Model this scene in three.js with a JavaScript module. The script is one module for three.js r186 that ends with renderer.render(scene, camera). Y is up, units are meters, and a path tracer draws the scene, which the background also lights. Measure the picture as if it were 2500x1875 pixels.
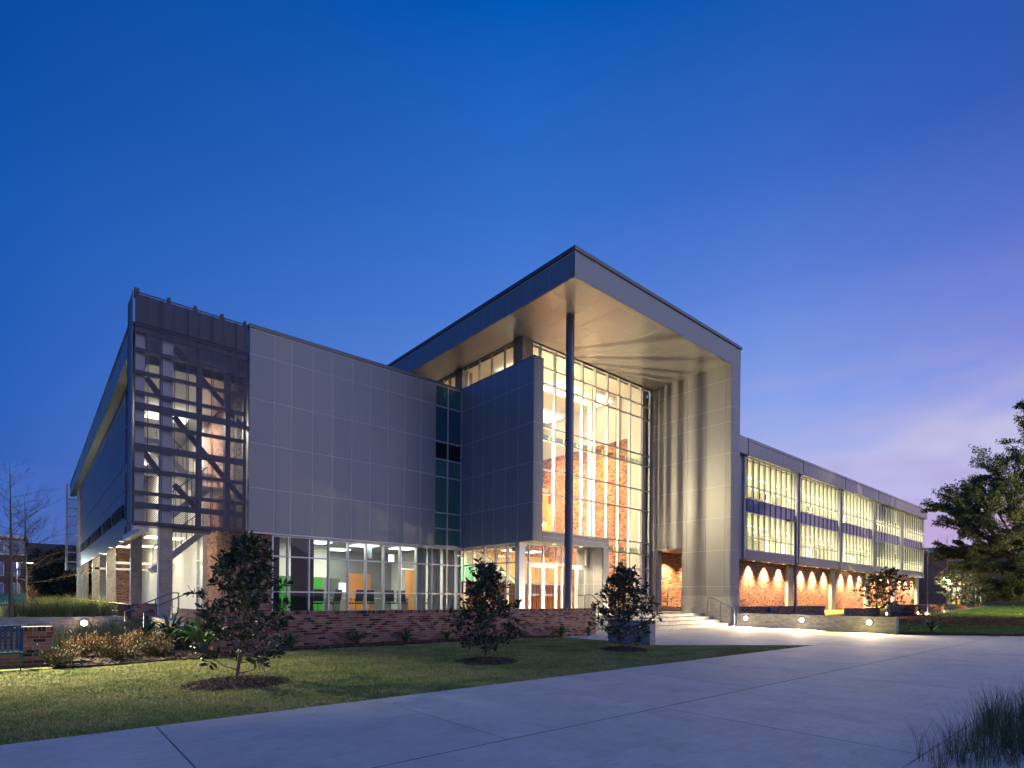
import * as THREE from 'three';
import { mergeGeometries } from 'three/addons/utils/BufferGeometryUtils.js';
import { FontLoader } from 'three/addons/loaders/FontLoader.js';
import { TextGeometry } from 'three/addons/geometries/TextGeometry.js';
import { RectAreaLightUniformsLib } from 'three/addons/lights/RectAreaLightUniformsLib.js';

// ---------------------------------------------------------------- camera, sky, exposure
const W = 1024, H = 768;
const scene = new THREE.Scene();
const renderer = new THREE.WebGLRenderer({ antialias: true });
renderer.setSize(W, H);
renderer.toneMapping = THREE.LinearToneMapping;
renderer.toneMappingExposure = 1.0;
renderer.shadowMap.enabled = true;
RectAreaLightUniformsLib.init();

// the building's long fronts run along +x, its returns along -z; the camera stands at x = z = 0
const camera = new THREE.PerspectiveCamera(93.87, W / H, 0.1, 3000);
camera.position.set(0, 1.5, 0);
const YAW = Math.atan2(1580, 1363.7);
{
  const fw = new THREE.Vector3(Math.cos(YAW), 0, -Math.sin(YAW)), rt = new THREE.Vector3(Math.sin(YAW), 0, Math.cos(YAW)), up = new THREE.Vector3(0, 1, 0);
  camera.matrixAutoUpdate = true;
  camera.quaternion.setFromRotationMatrix(new THREE.Matrix4().makeBasis(rt, up, fw.clone().negate()));
  camera.rotateZ(0.00798);
  // a shift lens: the horizon lies low in the frame and verticals stay parallel
  const fullH = 1195.5, fullW = fullH * W / H;
  camera.aspect = W / H;
  camera.setViewOffset(fullW, fullH, (fullW - W) / 2, 0, W, H);
  camera.updateProjectionMatrix();
}
scene.add(camera);

let seed = 7;
const rnd = () => { seed = (seed * 1664525 + 1013904223) >>> 0; return seed / 4294967296; };
const rr = (a, b) => a + (b - a) * rnd();
const pick = (a) => a[Math.floor(rnd() * a.length)];
const lerp = (a, b, t) => a + (b - a) * t, clamp = (v, a = 0, b = 1) => Math.min(b, Math.max(a, v));
const sm = (a, b, v) => { const t = clamp((v - a) / (b - a)); return t * t * (3 - 2 * t); };
const s2l = (v) => { v /= 255; return v <= 0.04045 ? v / 12.92 : Math.pow((v + 0.055) / 1.055, 2.4); };
const RGB = (r, g, b) => new THREE.Color().setRGB(r, g, b);

// periodic value noise
function vnoise(n, sd) {
  const g = new Float32Array(n * n); let s = sd >>> 0;
  for (let i = 0; i < n * n; i++) { s = (s * 1664525 + 1013904223) >>> 0; g[i] = s / 4294967296; }
  return (u, v) => {
    u = ((u % 1) + 1) % 1 * n; v = ((v % 1) + 1) % 1 * n;
    const i = Math.floor(u), j = Math.floor(v), a = u - i, b = v - j, sa = a * a * (3 - 2 * a), sb = b * b * (3 - 2 * b);
    const q = (x, y) => g[((y % n) * n) + (x % n)];
    return lerp(lerp(q(i, j), q(i + 1, j), sa), lerp(q(i, j + 1), q(i + 1, j + 1), sa), sb);
  };
}

// dusk sky: deep blue overhead, lavender and pink low in the direction of the set sun (to the right)
{
  const AZ = [-180, -110, -45, 0, 25, 45, 75, 120, 180];
  const EL = [-90, 0, 3, 6, 9, 12, 15, 20, 27, 35, 47, 65, 90];
  const left = [[20, 24, 40], [66, 100, 178], [58, 96, 178], [52, 94, 178], [46, 92, 180], [40, 92, 182], [34, 92, 184], [28, 88, 180], [20, 86, 178], [8, 76, 162], [0, 66, 150], [0, 60, 140], [2, 60, 136]];
  const mid = [[22, 24, 40], [160, 170, 225], [154, 168, 228], [146, 164, 230], [136, 160, 230], [126, 155, 229], [116, 150, 227], [100, 142, 224], [76, 125, 213], [52, 110, 203], [0, 88, 182], [1, 70, 154], [3, 60, 136]];
  const r25 = [[24, 24, 40], [208, 172, 212], [202, 176, 218], [192, 178, 225], [184, 180, 230], [176, 180, 232], [160, 173, 232], [130, 158, 230], [94, 130, 216], [58, 106, 198], [6, 82, 172], [3, 66, 148], [3, 60, 136]];
  const r45 = [[24, 24, 40], [226, 168, 206], [216, 170, 212], [190, 166, 216], [188, 178, 228], [206, 202, 234], [172, 172, 228], [128, 138, 217], [86, 112, 203], [50, 88, 178], [10, 76, 162], [4, 62, 142], [3, 60, 136]];
  const glow = [[26, 24, 40], [238, 178, 196], [234, 178, 200], [222, 178, 210], [218, 186, 220], [210, 188, 226], [186, 178, 226], [146, 152, 220], [96, 124, 208], [54, 96, 186], [14, 78, 164], [5, 64, 142], [3, 60, 136]];
  const cols = [mid, left, left, mid, r25, r45, glow, r25, mid];
  const n1 = vnoise(24, 11), n2 = vnoise(64, 5);
  const w = 1024, h = 512, d = new Float32Array(w * h * 4), az0 = Math.atan2(-Math.sin(YAW), Math.cos(YAW));
  for (let j = 0; j < h; j++) for (let i = 0; i < w; i++) {
    let el = ((j + 0.5) / h - 0.5) * 180; const phi = ((i + 0.5) / w - 0.5) * 2 * Math.PI;
    let az = (phi - az0) * 180 / Math.PI; az = ((az + 540) % 360) - 180;
    const band = (n1(az / 160 + el / 900, el / 36) - 0.5) + 0.5 * (n2(az / 120, el / 40) - 0.5);
    const cl = sm(6, 30, az) * sm(110, 70, az) * sm(34, 14, el);
    const e2 = el + (el > 1 ? band * 3.4 * cl : 0);
    let a = 0; while (a < AZ.length - 2 && az > AZ[a + 1]) a++;
    let e = 0; while (e < EL.length - 2 && e2 > EL[e + 1]) e++;
    const ta = clamp((az - AZ[a]) / (AZ[a + 1] - AZ[a])), te = clamp((e2 - EL[e]) / (EL[e + 1] - EL[e]));
    for (let c = 0; c < 3; c++) {
      const g = (k) => lerp(s2l(cols[k][e][c]), s2l(cols[k][e + 1][c]), te);
      d[(j * w + i) * 4 + c] = lerp(g(a), g(a + 1), ta) * (1 + band * 0.10 * cl * (c === 1 ? 1.25 : 1));
    }
    d[(j * w + i) * 4 + 3] = 1;
  }
  const t = new THREE.DataTexture(d, w, h, THREE.RGBAFormat, THREE.FloatType);
  t.mapping = THREE.EquirectangularReflectionMapping; t.colorSpace = THREE.LinearSRGBColorSpace;
  t.minFilter = t.magFilter = THREE.LinearFilter; t.needsUpdate = true;
  scene.background = t; scene.environment = t;
}
// the last of the daylight, a wide weak glow from where the sun has set
const sun = new THREE.DirectionalLight(RGB(0.82, 0.84, 1), 0.5);
sun.position.set(60, 55, 70); sun.target.position.set(0, 0, -10); sun.shadow.radius = 110; sun.castShadow = true;
Object.assign(sun.shadow.camera, { left: -90, right: 90, top: 60, bottom: -60, near: 1, far: 300 });
scene.add(sun, sun.target);

// ---------------------------------------------------------------- helpers
const used = {};
const numbered = (n) => { used[n] = (used[n] || 0) + 1; return used[n] === 1 ? n : n + '_' + String(used[n] - 1).padStart(3, '0'); };
function tag(o, label, category, group) { o.userData.label = label; o.userData.category = category; if (group) o.userData.group = group; return o; }
function thing(name, label, category, pos = [0, 0, 0], turn = 0, group) {
  const o = new THREE.Group(); o.name = numbered(name); o.position.set(...pos); o.rotation.y = turn; scene.add(o); return tag(o, label, category, group);
}
function grp(name, parent, pos = [0, 0, 0], turn = 0) { const o = new THREE.Group(); o.name = name; o.position.set(...pos); o.rotation.y = turn; parent.add(o); return o; }
function add(name, geo, mat, parent, kind) {
  if (Array.isArray(geo)) geo = geo.length > 1 ? mergeGeometries(geo) : geo[0];
  const o = new THREE.Mesh(geo, mat); o.name = parent ? name : numbered(name); o.castShadow = o.receiveShadow = true;
  if (kind) o.userData.kind = kind;
  (parent || scene).add(o); return o;
}
function box(x0, x1, y0, y1, z0, z1) {
  if (x0 > x1) [x0, x1] = [x1, x0]; if (y0 > y1) [y0, y1] = [y1, y0]; if (z0 > z1) [z0, z1] = [z1, z0];
  const g = new THREE.BoxGeometry(x1 - x0, y1 - y0, z1 - z0); g.translate((x0 + x1) / 2, (y0 + y1) / 2, (z0 + z1) / 2);
  return uvm(g);
}
function uvm(g) {   // texture coordinates in metres, by the way each face points
  const p = g.attributes.position, n = g.attributes.normal, u = new Float32Array(p.count * 2);
  for (let i = 0; i < p.count; i++) {
    const ax = Math.abs(n.getX(i)), ay = Math.abs(n.getY(i)), az = Math.abs(n.getZ(i));
    if (ay >= ax && ay >= az) { u[2 * i] = p.getX(i); u[2 * i + 1] = p.getZ(i); } else if (ax > az) { u[2 * i] = p.getZ(i); u[2 * i + 1] = p.getY(i); } else { u[2 * i] = p.getX(i); u[2 * i + 1] = p.getY(i); }
  }
  g.setAttribute('uv', new THREE.BufferAttribute(u, 2)); return g;
}
const quadZ = (x0, x1, y0, y1, z) => { const g = new THREE.PlaneGeometry(x1 - x0, y1 - y0); g.translate((x0 + x1) / 2, (y0 + y1) / 2, z); return g; };
const quadX = (z0, z1, y0, y1, x) => { const g = new THREE.PlaneGeometry(Math.abs(z1 - z0), y1 - y0); g.rotateY(-Math.PI / 2); g.translate(x, (y0 + y1) / 2, (z0 + z1) / 2); return g; };
const cylBetween = (a, b, r0, r1, seg = 6) => {
  const A = new THREE.Vector3(...a), Bv = new THREE.Vector3(...b), d = Bv.clone().sub(A), L = d.length();
  const g = new THREE.CylinderGeometry(r1, r0, L, seg, 1, true); g.translate(0, L / 2, 0);
  g.applyQuaternion(new THREE.Quaternion().setFromUnitVectors(new THREE.Vector3(0, 1, 0), d.normalize())); g.translate(...a); return g;
};
const bar = (a, b, w, h) => {   // square bar between two points
  const A = new THREE.Vector3(...a), Bv = new THREE.Vector3(...b), d = Bv.clone().sub(A), L = d.length();
  const g = new THREE.BoxGeometry(w, h, L); const m = new THREE.Matrix4().lookAt(A, Bv, Math.abs(d.y) > 0.99 * L ? new THREE.Vector3(1, 0, 0) : new THREE.Vector3(0, 1, 0));
  g.applyMatrix4(m); g.translate((A.x + Bv.x) / 2, (A.y + Bv.y) / 2, (A.z + Bv.z) / 2); return g;
};
const range = (a, b, n) => Array.from({ length: n + 1 }, (_, i) => lerp(a, b, i / n));
// flat panels with open joints. axis z: u = x, v = y; axis x: u = z, v = y; axis y: u = x, v = z
// (light joint strips lie 4 mm below the panel faces)
function panels(parent, name, axis, us, vs, c0, c1, mat, gap = 0.024, flip = 0, joint = M.joint) {
  us = [...us].sort((a, b) => a - b); vs = [...vs].sort((a, b) => a - b); const h = gap / 2;
  if (joint && us.length + vs.length > 4) {
    const o = (axis === 'z') !== !!flip ? [c1 - 0.018, c1 - 0.004] : [c0 + 0.004, c0 + 0.018], a = us[0] + h + 0.003, b = us[us.length - 1] - h - 0.003, c = vs[0] + h + 0.003, d = vs[vs.length - 1] - h - 0.003;
    add('joint_strip', axis === 'z' ? box(a, b, c, d, ...o) : axis === 'x' ? box(...o, c, d, a, b) : box(a, b, ...o, c, d), joint, parent);
  }
  for (let i = 0; i < us.length - 1; i++) for (let j = 0; j < vs.length - 1; j++) {
    const a = us[i] + h, b = us[i + 1] - h, c = vs[j] + h, d = vs[j + 1] - h, m = Array.isArray(mat) ? pick(mat) : mat;
    add(name, axis === 'z' ? box(a, b, c, d, c0, c1) : axis === 'x' ? box(c0, c1, c, d, a, b) : box(a, b, c0, c1, c, d), m, parent);
  }
}
const inPoly = (P, x, z) => { let c = false; for (let i = 0, j = P.length - 1; i < P.length; j = i++) if ((P[i][1] > z) !== (P[j][1] > z) && x < (P[j][0] - P[i][0]) * (z - P[i][1]) / (P[j][1] - P[i][1]) + P[i][0]) c = !c; return c; };
function at(px, py, w) {   // where a direction seen from the camera lies at depth w (photograph of 2500 x 1875)
  const dx = px - 1250, dy = py - 1459.4, c = Math.cos(0.00798), s = Math.sin(0.00798), u = (dx * c + dy * s) / 1363.7, v = (-dx * s + dy * c) / 1363.7;
  return [w * (Math.cos(YAW) + Math.sin(YAW) * u), 1.5 - v * w, w * (-Math.sin(YAW) + Math.cos(YAW) * u)];
}
const eye = new THREE.Vector3(0, 1.5, 0);
const M4 = (px, py, pz, q, sx, sy, sz) => new THREE.Matrix4().compose(new THREE.Vector3(px, py, pz), q, new THREE.Vector3(sx, sy ?? sx, sz ?? sx));
function instances(name, geo, mat, mats, cols, parent, kind = 'stuff') {
  const o = new THREE.InstancedMesh(geo, mat, mats.length); o.name = parent ? name : numbered(name);
  mats.forEach((m, i) => { o.setMatrixAt(i, m); if (cols) o.setColorAt(i, cols[i]); });
  o.castShadow = o.receiveShadow = true; if (kind) o.userData.kind = kind; (parent || scene).add(o); return o;
}

// ---------------------------------------------------------------- textures
function tex(n, f, rep, srgb = true) {
  const d = new Uint8Array(n * n * 4);
  for (let j = 0; j < n; j++) for (let i = 0; i < n; i++) { const c = f((i + 0.5) / n, (j + 0.5) / n), k = (j * n + i) * 4; d[k] = clamp(c[0]) * 255; d[k + 1] = clamp(c[1]) * 255; d[k + 2] = clamp(c[2]) * 255; d[k + 3] = 255; }
  const t = new THREE.DataTexture(d, n, n); t.wrapS = t.wrapT = THREE.RepeatWrapping; t.magFilter = THREE.LinearFilter; t.minFilter = THREE.LinearMipmapLinearFilter; t.generateMipmaps = true;
  if (srgb) t.colorSpace = THREE.SRGBColorSpace; t.repeat.set(1 / rep, 1 / rep); t.needsUpdate = true; return t;
}
const na = vnoise(8, 1), nb = vnoise(32, 2), nc = vnoise(128, 3), nd = vnoise(256, 4), ne = vnoise(16, 9);
const fbm = (u, v) => 0.4 * na(u, v) + 0.3 * nb(u, v) + 0.2 * nc(u, v) + 0.1 * nd(u, v);
const grey = (v, a = 1, b = 1) => [v, v * a, v * b];
const std = (o) => new THREE.MeshStandardMaterial({ roughness: 0.7, ...o });
const concreteMap = tex(512, (u, v) => { const f = fbm(u, v), st = sm(0.56, 0.75, nb(u * 0.5, v)) * 0.1, pits = nd(u, v) > 0.93 ? -0.08 : 0; return grey(0.82 + (f - 0.5) * 0.22 - st * 0.5 + pits * 0.5, 0.99, 0.955); }, 3.1);
const boardMap = tex(512, (u, v) => { const f = nb(u * 0.5, v * 2) * 0.6 + nc(u, v) * 0.4, band = sm(0.45, 0.6, na(u, v * 4)) * 0.09; return grey(0.8 + (f - 0.5) * 0.3 - band, 1, 0.97); }, 2.6);
const paveMap = tex(1024, (u, v) => {
  const br = nd(u * 0.25, v) * 0.5 + vbr(u, v) * 0.5, bl = na(u, v) * 0.6 + nb(u, v) * 0.4, s = sm(0.62, 0.8, ne(u, v)) * 0.05;
  return grey(0.83 + (br - 0.5) * 0.09 + (bl - 0.5) * 0.08 - s * 0.6, 0.985, 0.955);
}, 4.3);
function vbr(u, v) { return nc(u * 0.125, v * 2); }
const paveBump = tex(512, (u, v) => grey(0.5 + (nd(u * 0.1, v * 2) - 0.5) * 0.8), 2.2, false);
const soilMap = tex(512, (u, v) => { const f = nb(u, v) * 0.4 + nc(u, v) * 0.35 + nd(u, v) * 0.25; return [0.42 + (f - 0.5) * 0.3, 0.42 + (f - 0.5) * 0.28, 0.2 + (f - 0.5) * 0.16]; }, 2.3);
const mulchMap = tex(512, (u, v) => { const f = nc(u, v) * 0.5 + nd(u * 0.5, v) * 0.5, k = 0.22 + (f - 0.5) * 0.34; return [k * 1.16, k * 0.92, k * 0.8]; }, 1.3);
const woodMap = tex(512, (u, v) => { const f = nd(u, v * 0.06) * 0.5 + nc(u * 2, v * 0.1) * 0.5; return [0.78 + (f - 0.5) * 0.22, 0.6 + (f - 0.5) * 0.2, 0.38 + (f - 0.5) * 0.16]; }, 1.9);
const slatMap = tex(256, (u, v) => { const f = nd(u, v * 0.06) * 0.5 + nc(u * 2, v * 0.1) * 0.5; return [0.52 + (f - 0.5) * 0.3, 0.32 + (f - 0.5) * 0.2, 0.2 + (f - 0.5) * 0.12]; }, 1.5);
const barkMap = tex(256, (u, v) => { const f = nc(u * 2, v * 0.4) * 0.6 + nd(u, v) * 0.4; return grey(0.42 + (f - 0.5) * 0.4, 0.9, 0.78); }, 0.6);
const brickGrain = tex(256, (u, v) => grey(0.93 + (nc(u, v) - 0.5) * 0.2 + (nd(u, v) - 0.5) * 0.16), 0.41);
const holes = (() => {   // round holes in staggered rows, 40 mm apart: white is metal
  const t = tex(128, (u, v) => { let m = 1; for (const [a, b] of [[0.25, 0.25], [0.75, 0.75]]) for (let i = -1; i < 2; i++) for (let j = -1; j < 2; j++) if (Math.hypot(u - a - i, v - b - j) < 0.32) m = 0; return grey(m); }, 0.08, false);
  return t;
})();

// ---------------------------------------------------------------- materials (linear base colours)
const P = (r, g, b, o = {}) => std({ color: RGB(r, g, b), ...o });
const M = {
  panels: [0, 1, 2, 3].map((k) => P(0.22 + k * 0.005, 0.223 + k * 0.005, 0.232 + k * 0.005, { metalness: 0.2, roughness: 0.4 + k * 0.015 })),
  soffits: [0, 1, 2].map((k) => P(0.33 + k * 0.01, 0.33 + k * 0.01, 0.325 + k * 0.01, { metalness: 0.45, roughness: 0.3 + k * 0.02 })),
  joint: P(0.56, 0.56, 0.58, { roughness: 0.5 }),
  cap: P(0.13, 0.13, 0.14, { metalness: 0.4, roughness: 0.45 }),
  dark: P(0.02, 0.02, 0.022, { roughness: 0.6 }),
  alu: P(0.52, 0.52, 0.53, { metalness: 0.45, roughness: 0.38 }),
  aluDark: P(0.16, 0.16, 0.17, { metalness: 0.5, roughness: 0.4 }),
  steel: P(0.14, 0.135, 0.15, { metalness: 0.5, roughness: 0.36 }),
  screen: P(0.1, 0.1, 0.135, { metalness: 0.35, roughness: 0.5, alphaMap: holes, transparent: true, side: THREE.DoubleSide }),
  screenSolid: P(0.075, 0.073, 0.105, { metalness: 0.35, roughness: 0.5 }),
  signScreen: P(0.13, 0.13, 0.14, { metalness: 0.35, roughness: 0.45 }),
  white: P(0.74, 0.73, 0.68, { roughness: 0.85 }),
  plaster: P(0.5, 0.47, 0.41, { roughness: 0.9 }),
  ceiling: P(0.62, 0.59, 0.5, { roughness: 0.8 }),
  greyWall: P(0.2, 0.21, 0.2, { roughness: 0.9 }),
  floor: P(0.42, 0.4, 0.36, { roughness: 0.4 }),
  carpet: P(0.12, 0.13, 0.12, { roughness: 1 }),
  green: P(0.04, 0.3, 0.03, { roughness: 0.9 }),
  teal: P(0.07, 0.3, 0.2, { roughness: 0.8 }),
  curtain: P(0.012, 0.013, 0.013, { roughness: 1 }),
  sheer: std({ color: RGB(0.3, 0.32, 0.3), roughness: 1, side: THREE.DoubleSide }),
  door: P(0.62, 0.25, 0.06, { roughness: 0.5 }),
  wood: std({ map: woodMap, roughness: 0.55 }),
  slat: std({ map: slatMap, roughness: 0.6 }),
  concrete: std({ map: concreteMap, color: RGB(0.56, 0.56, 0.56), bumpMap: concreteMap, bumpScale: 0.004, roughness: 0.85 }),
  board: std({ map: boardMap, color: RGB(0.52, 0.52, 0.52), bumpMap: boardMap, bumpScale: 0.006, roughness: 0.8 }),
  rust: std({ map: concreteMap, color: RGB(0.44, 0.39, 0.36), roughness: 0.7 }),
  pave: [0, 1, 2].map((k) => std({ map: paveMap, color: RGB(0.74 + 0.025 * k, 0.74 + 0.025 * k, 0.74 + 0.022 * k), bumpMap: paveBump, bumpScale: 0.003, roughness: 0.82 })),
  mortar: P(0.4, 0.35, 0.32, { roughness: 0.95, bumpMap: concreteMap, bumpScale: 0.003 }),
  brickTint: std({ map: brickGrain, roughness: 0.85 }),
  pane: new THREE.MeshPhysicalMaterial({ color: RGB(0.97, 0.985, 0.97), transmission: 1, thickness: 0, roughness: 0.01, ior: 1.5, side: THREE.DoubleSide }),
  wingPane: new THREE.MeshPhysicalMaterial({ color: RGB(0.93, 0.97, 0.88), transmission: 1, thickness: 0, roughness: 0.01, ior: 1.4, specularIntensity: 0.45, side: THREE.DoubleSide }),
  dimPane: new THREE.MeshPhysicalMaterial({ color: RGB(0.62, 0.72, 0.64), transmission: 1, thickness: 0, roughness: 0.01, ior: 1.5, side: THREE.DoubleSide }),
  greenGlass: new THREE.MeshPhysicalMaterial({ color: RGB(0.04, 0.13, 0.11), roughness: 0.08, metalness: 0, clearcoat: 0.6, clearcoatRoughness: 0.03 }),
  blackGlass: new THREE.MeshPhysicalMaterial({ color: RGB(0.004, 0.004, 0.005), roughness: 0.06 }),
  blueGlass: new THREE.MeshPhysicalMaterial({ color: RGB(0.025, 0.08, 0.12), roughness: 0.07 }),
  spandrel: new THREE.MeshPhysicalMaterial({ color: RGB(0.17, 0.2, 0.31), roughness: 0.12, metalness: 0.1, clearcoat: 0.5, clearcoatRoughness: 0.02 }),
  wingPanel: P(0.235, 0.24, 0.27, { metalness: 0.2, roughness: 0.32 }),
  wingMullion: P(0.12, 0.12, 0.14, { metalness: 0.5, roughness: 0.4 }),
  handle: P(0.5, 0.5, 0.5, { metalness: 0.8, roughness: 0.25 }),
  mulch: std({ map: mulchMap, bumpMap: mulchMap, bumpScale: 0.03, roughness: 1 }),
  soil: std({ map: soilMap, bumpMap: soilMap, bumpScale: 0.02, roughness: 1 }),
  bark: std({ map: barkMap, roughness: 0.95 }),
  benchPaint: P(0.012, 0.045, 0.085, { roughness: 0.35, metalness: 0.2 }),
  benchTeal: P(0.012, 0.13, 0.13, { roughness: 0.4 }),
  chairMesh: P(0.03, 0.035, 0.035, { roughness: 0.8 }), chairArm: P(0.3, 0.3, 0.3, { metalness: 0.5, roughness: 0.4 }),
};
const glow = (r, g, b) => new THREE.MeshStandardMaterial({ color: 0x000000, emissive: RGB(r, g, b), emissiveIntensity: 1, roughness: 1 });
const L = { warm: glow(3.2, 2.6, 1.6), white: glow(3, 2.75, 2.2), spot: glow(2.6, 1.9, 1.1), cool: glow(2.6, 2.8, 2.6), wall: glow(26, 20, 13), entr: glow(0.75, 0.78, 0.5), entr2: glow(1.0, 0.62, 0.12) };

// bricks: running bond of single bricks before a mortar core
const BR = [[0.34, 0.185, 0.125], [0.31, 0.155, 0.105], [0.37, 0.215, 0.15], [0.28, 0.135, 0.09], [0.32, 0.16, 0.115], [0.26, 0.115, 0.08], [0.2, 0.045, 0.034], [0.15, 0.034, 0.03], [0.22, 0.058, 0.042], [0.018, 0.016, 0.022], [0.028, 0.022, 0.026]];
const WT = [3, 3, 2, 3, 3, 2, 2.2, 2, 2, 1.6, 1.2];
const brickCols = BR.map((c) => RGB(...c));
const brickMats = BR.map((c) => std({ map: brickGrain, color: RGB(...c), roughness: 0.85 }));
const pickBrick = (dark = 1) => { const w = WT.map((v, i) => (i >= 9 ? v * dark : v)); let t = rnd() * w.reduce((a, b) => a + b, 0); for (let i = 0; i < w.length; i++) { t -= w[i]; if (t < 0) return i; } return 0; };
const brickGeo = uvm(new THREE.BoxGeometry(1, 1, 1));
const CO = 0.0677, BL = 0.2032;
// axis 'z' (front faces +-z) or 'x'; face = where the brick fronts lie, dir = way they face; single = how many become meshes of their own (nearest first)
function brickFace(parent, axis, u0, u1, v0, v1, face, dir, single = 0, opt = {}) {
  const list = []; const rows = Math.max(1, Math.round((v1 - v0) / CO)), ch = (v1 - v0) / rows, J = 0.01;
  for (let r = 0; r < rows; r++) {
    let u = u0 - (r % 2 ? BL / 2 : 0);
    for (; u < u1 - 0.01; u += BL) { const a = Math.max(u0, u), b = Math.min(u1, u + BL); if (b - a > 0.03) list.push([a + (a > u0 ? J / 2 : 0), b - (b < u1 ? J / 2 : 0), v0 + r * ch + J / 2, v0 + (r + 1) * ch - J / 2, rr(-0.0015, 0.0015)]); }
  }
  if (opt.cap) for (let u = u0; u < u1 - 0.02; u += CO) list.push([u + J / 2, Math.min(u1, u + CO) - J / 2, v1 + J, v1 + 0.105, 0.014 + rr(-0.002, 0.002)]);
  layBricks(parent, axis, list, face, dir, single, opt);
}
function layBricks(parent, axis, list, face, dir, single, opt = {}) {
  const items = list.map(([a, b, c, d, out]) => {
    const dp = opt.deep || 0.06, f = face + dir * out, mid = f - dir * dp / 2;
    const pos = axis === 'z' ? new THREE.Vector3((a + b) / 2, (c + d) / 2, mid) : new THREE.Vector3(mid, (c + d) / 2, (a + b) / 2);
    return { pos, s: axis === 'z' ? [b - a, d - c, dp] : [dp, d - c, b - a], k: pickBrick(opt.dark) };
  });
  if (single) { items.sort((p, q) => p.pos.distanceToSquared(eye) - q.pos.distanceToSquared(eye)); }
  for (const it of items.slice(0, single)) { const o = add('brick', brickGeo, brickMats[it.k], parent); o.position.copy(it.pos); o.scale.set(...it.s); }
  const rest = items.slice(single), q = new THREE.Quaternion();
  if (rest.length) instances('brick', brickGeo, M.brickTint, rest.map((it) => M4(it.pos.x, it.pos.y, it.pos.z, q, ...it.s)), rest.map((it) => brickCols[it.k].clone().multiplyScalar(rr(0.88, 1.12))), parent);
}
// ---------------------------------------------------------------- ground
const FL = 0.69;   // floor level of the building
function hgt(x, z) {
  let h = -0.03;
  if (x < 15.6) h += 0.11 * sm(-7.8, -14.8, z) * sm(17, 12, x);
  h += 0.95 * sm(31.5, 78, x);
  if (x > 31 && z < -19) h = Math.max(h, lerp(h, 0.6, sm(-19, -20, z)));
  h += 0.10 * sm(-16, -24, z) * sm(3.4, 2, x);
  if (z < -25.05 && x < 3.3) h = 0.62 + 0.25 * sm(-30, -120, z);
  else if (z < -25.05) h = Math.max(h, 0.5);
  return h;
}
{
  const xs = [], zs = [];
  for (let x = -60; x <= 130; x += 1.25) xs.push(x); for (const e of [140, 160, 190, 240, 320, 450, 700, 1100]) { xs.push(e); xs.unshift(-e + 60); }
  for (let z = -130; z <= 20; z += 1.25) zs.push(z); for (const e of [150, 190, 260, 380, 600, 1000]) { zs.unshift(-e); } for (const e of [30, 60, 120, 300, 700]) zs.push(e);
  zs.push(-25.0, -25.1); zs.sort((a, b) => a - b);
  const pos = [], uv = [], idx = [];
  for (const z of zs) for (const x of xs) { pos.push(x, hgt(x, z), z); uv.push(x, z); }
  const n = xs.length;
  for (let j = 0; j < zs.length - 1; j++) for (let i = 0; i < n - 1; i++) { const a = j * n + i; idx.push(a, a + n, a + 1, a + 1, a + n, a + n + 1); }
  const g = new THREE.BufferGeometry(); g.setAttribute('position', new THREE.Float32BufferAttribute(pos, 3)); g.setAttribute('uv', new THREE.Float32BufferAttribute(uv, 2)); g.setIndex(idx); g.computeVertexNormals();
  const o = add('ground', g, M.soil, null, 'structure'); tag(o, 'flat turf ground under the lawns, beds and pavement', 'ground');
}
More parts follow.
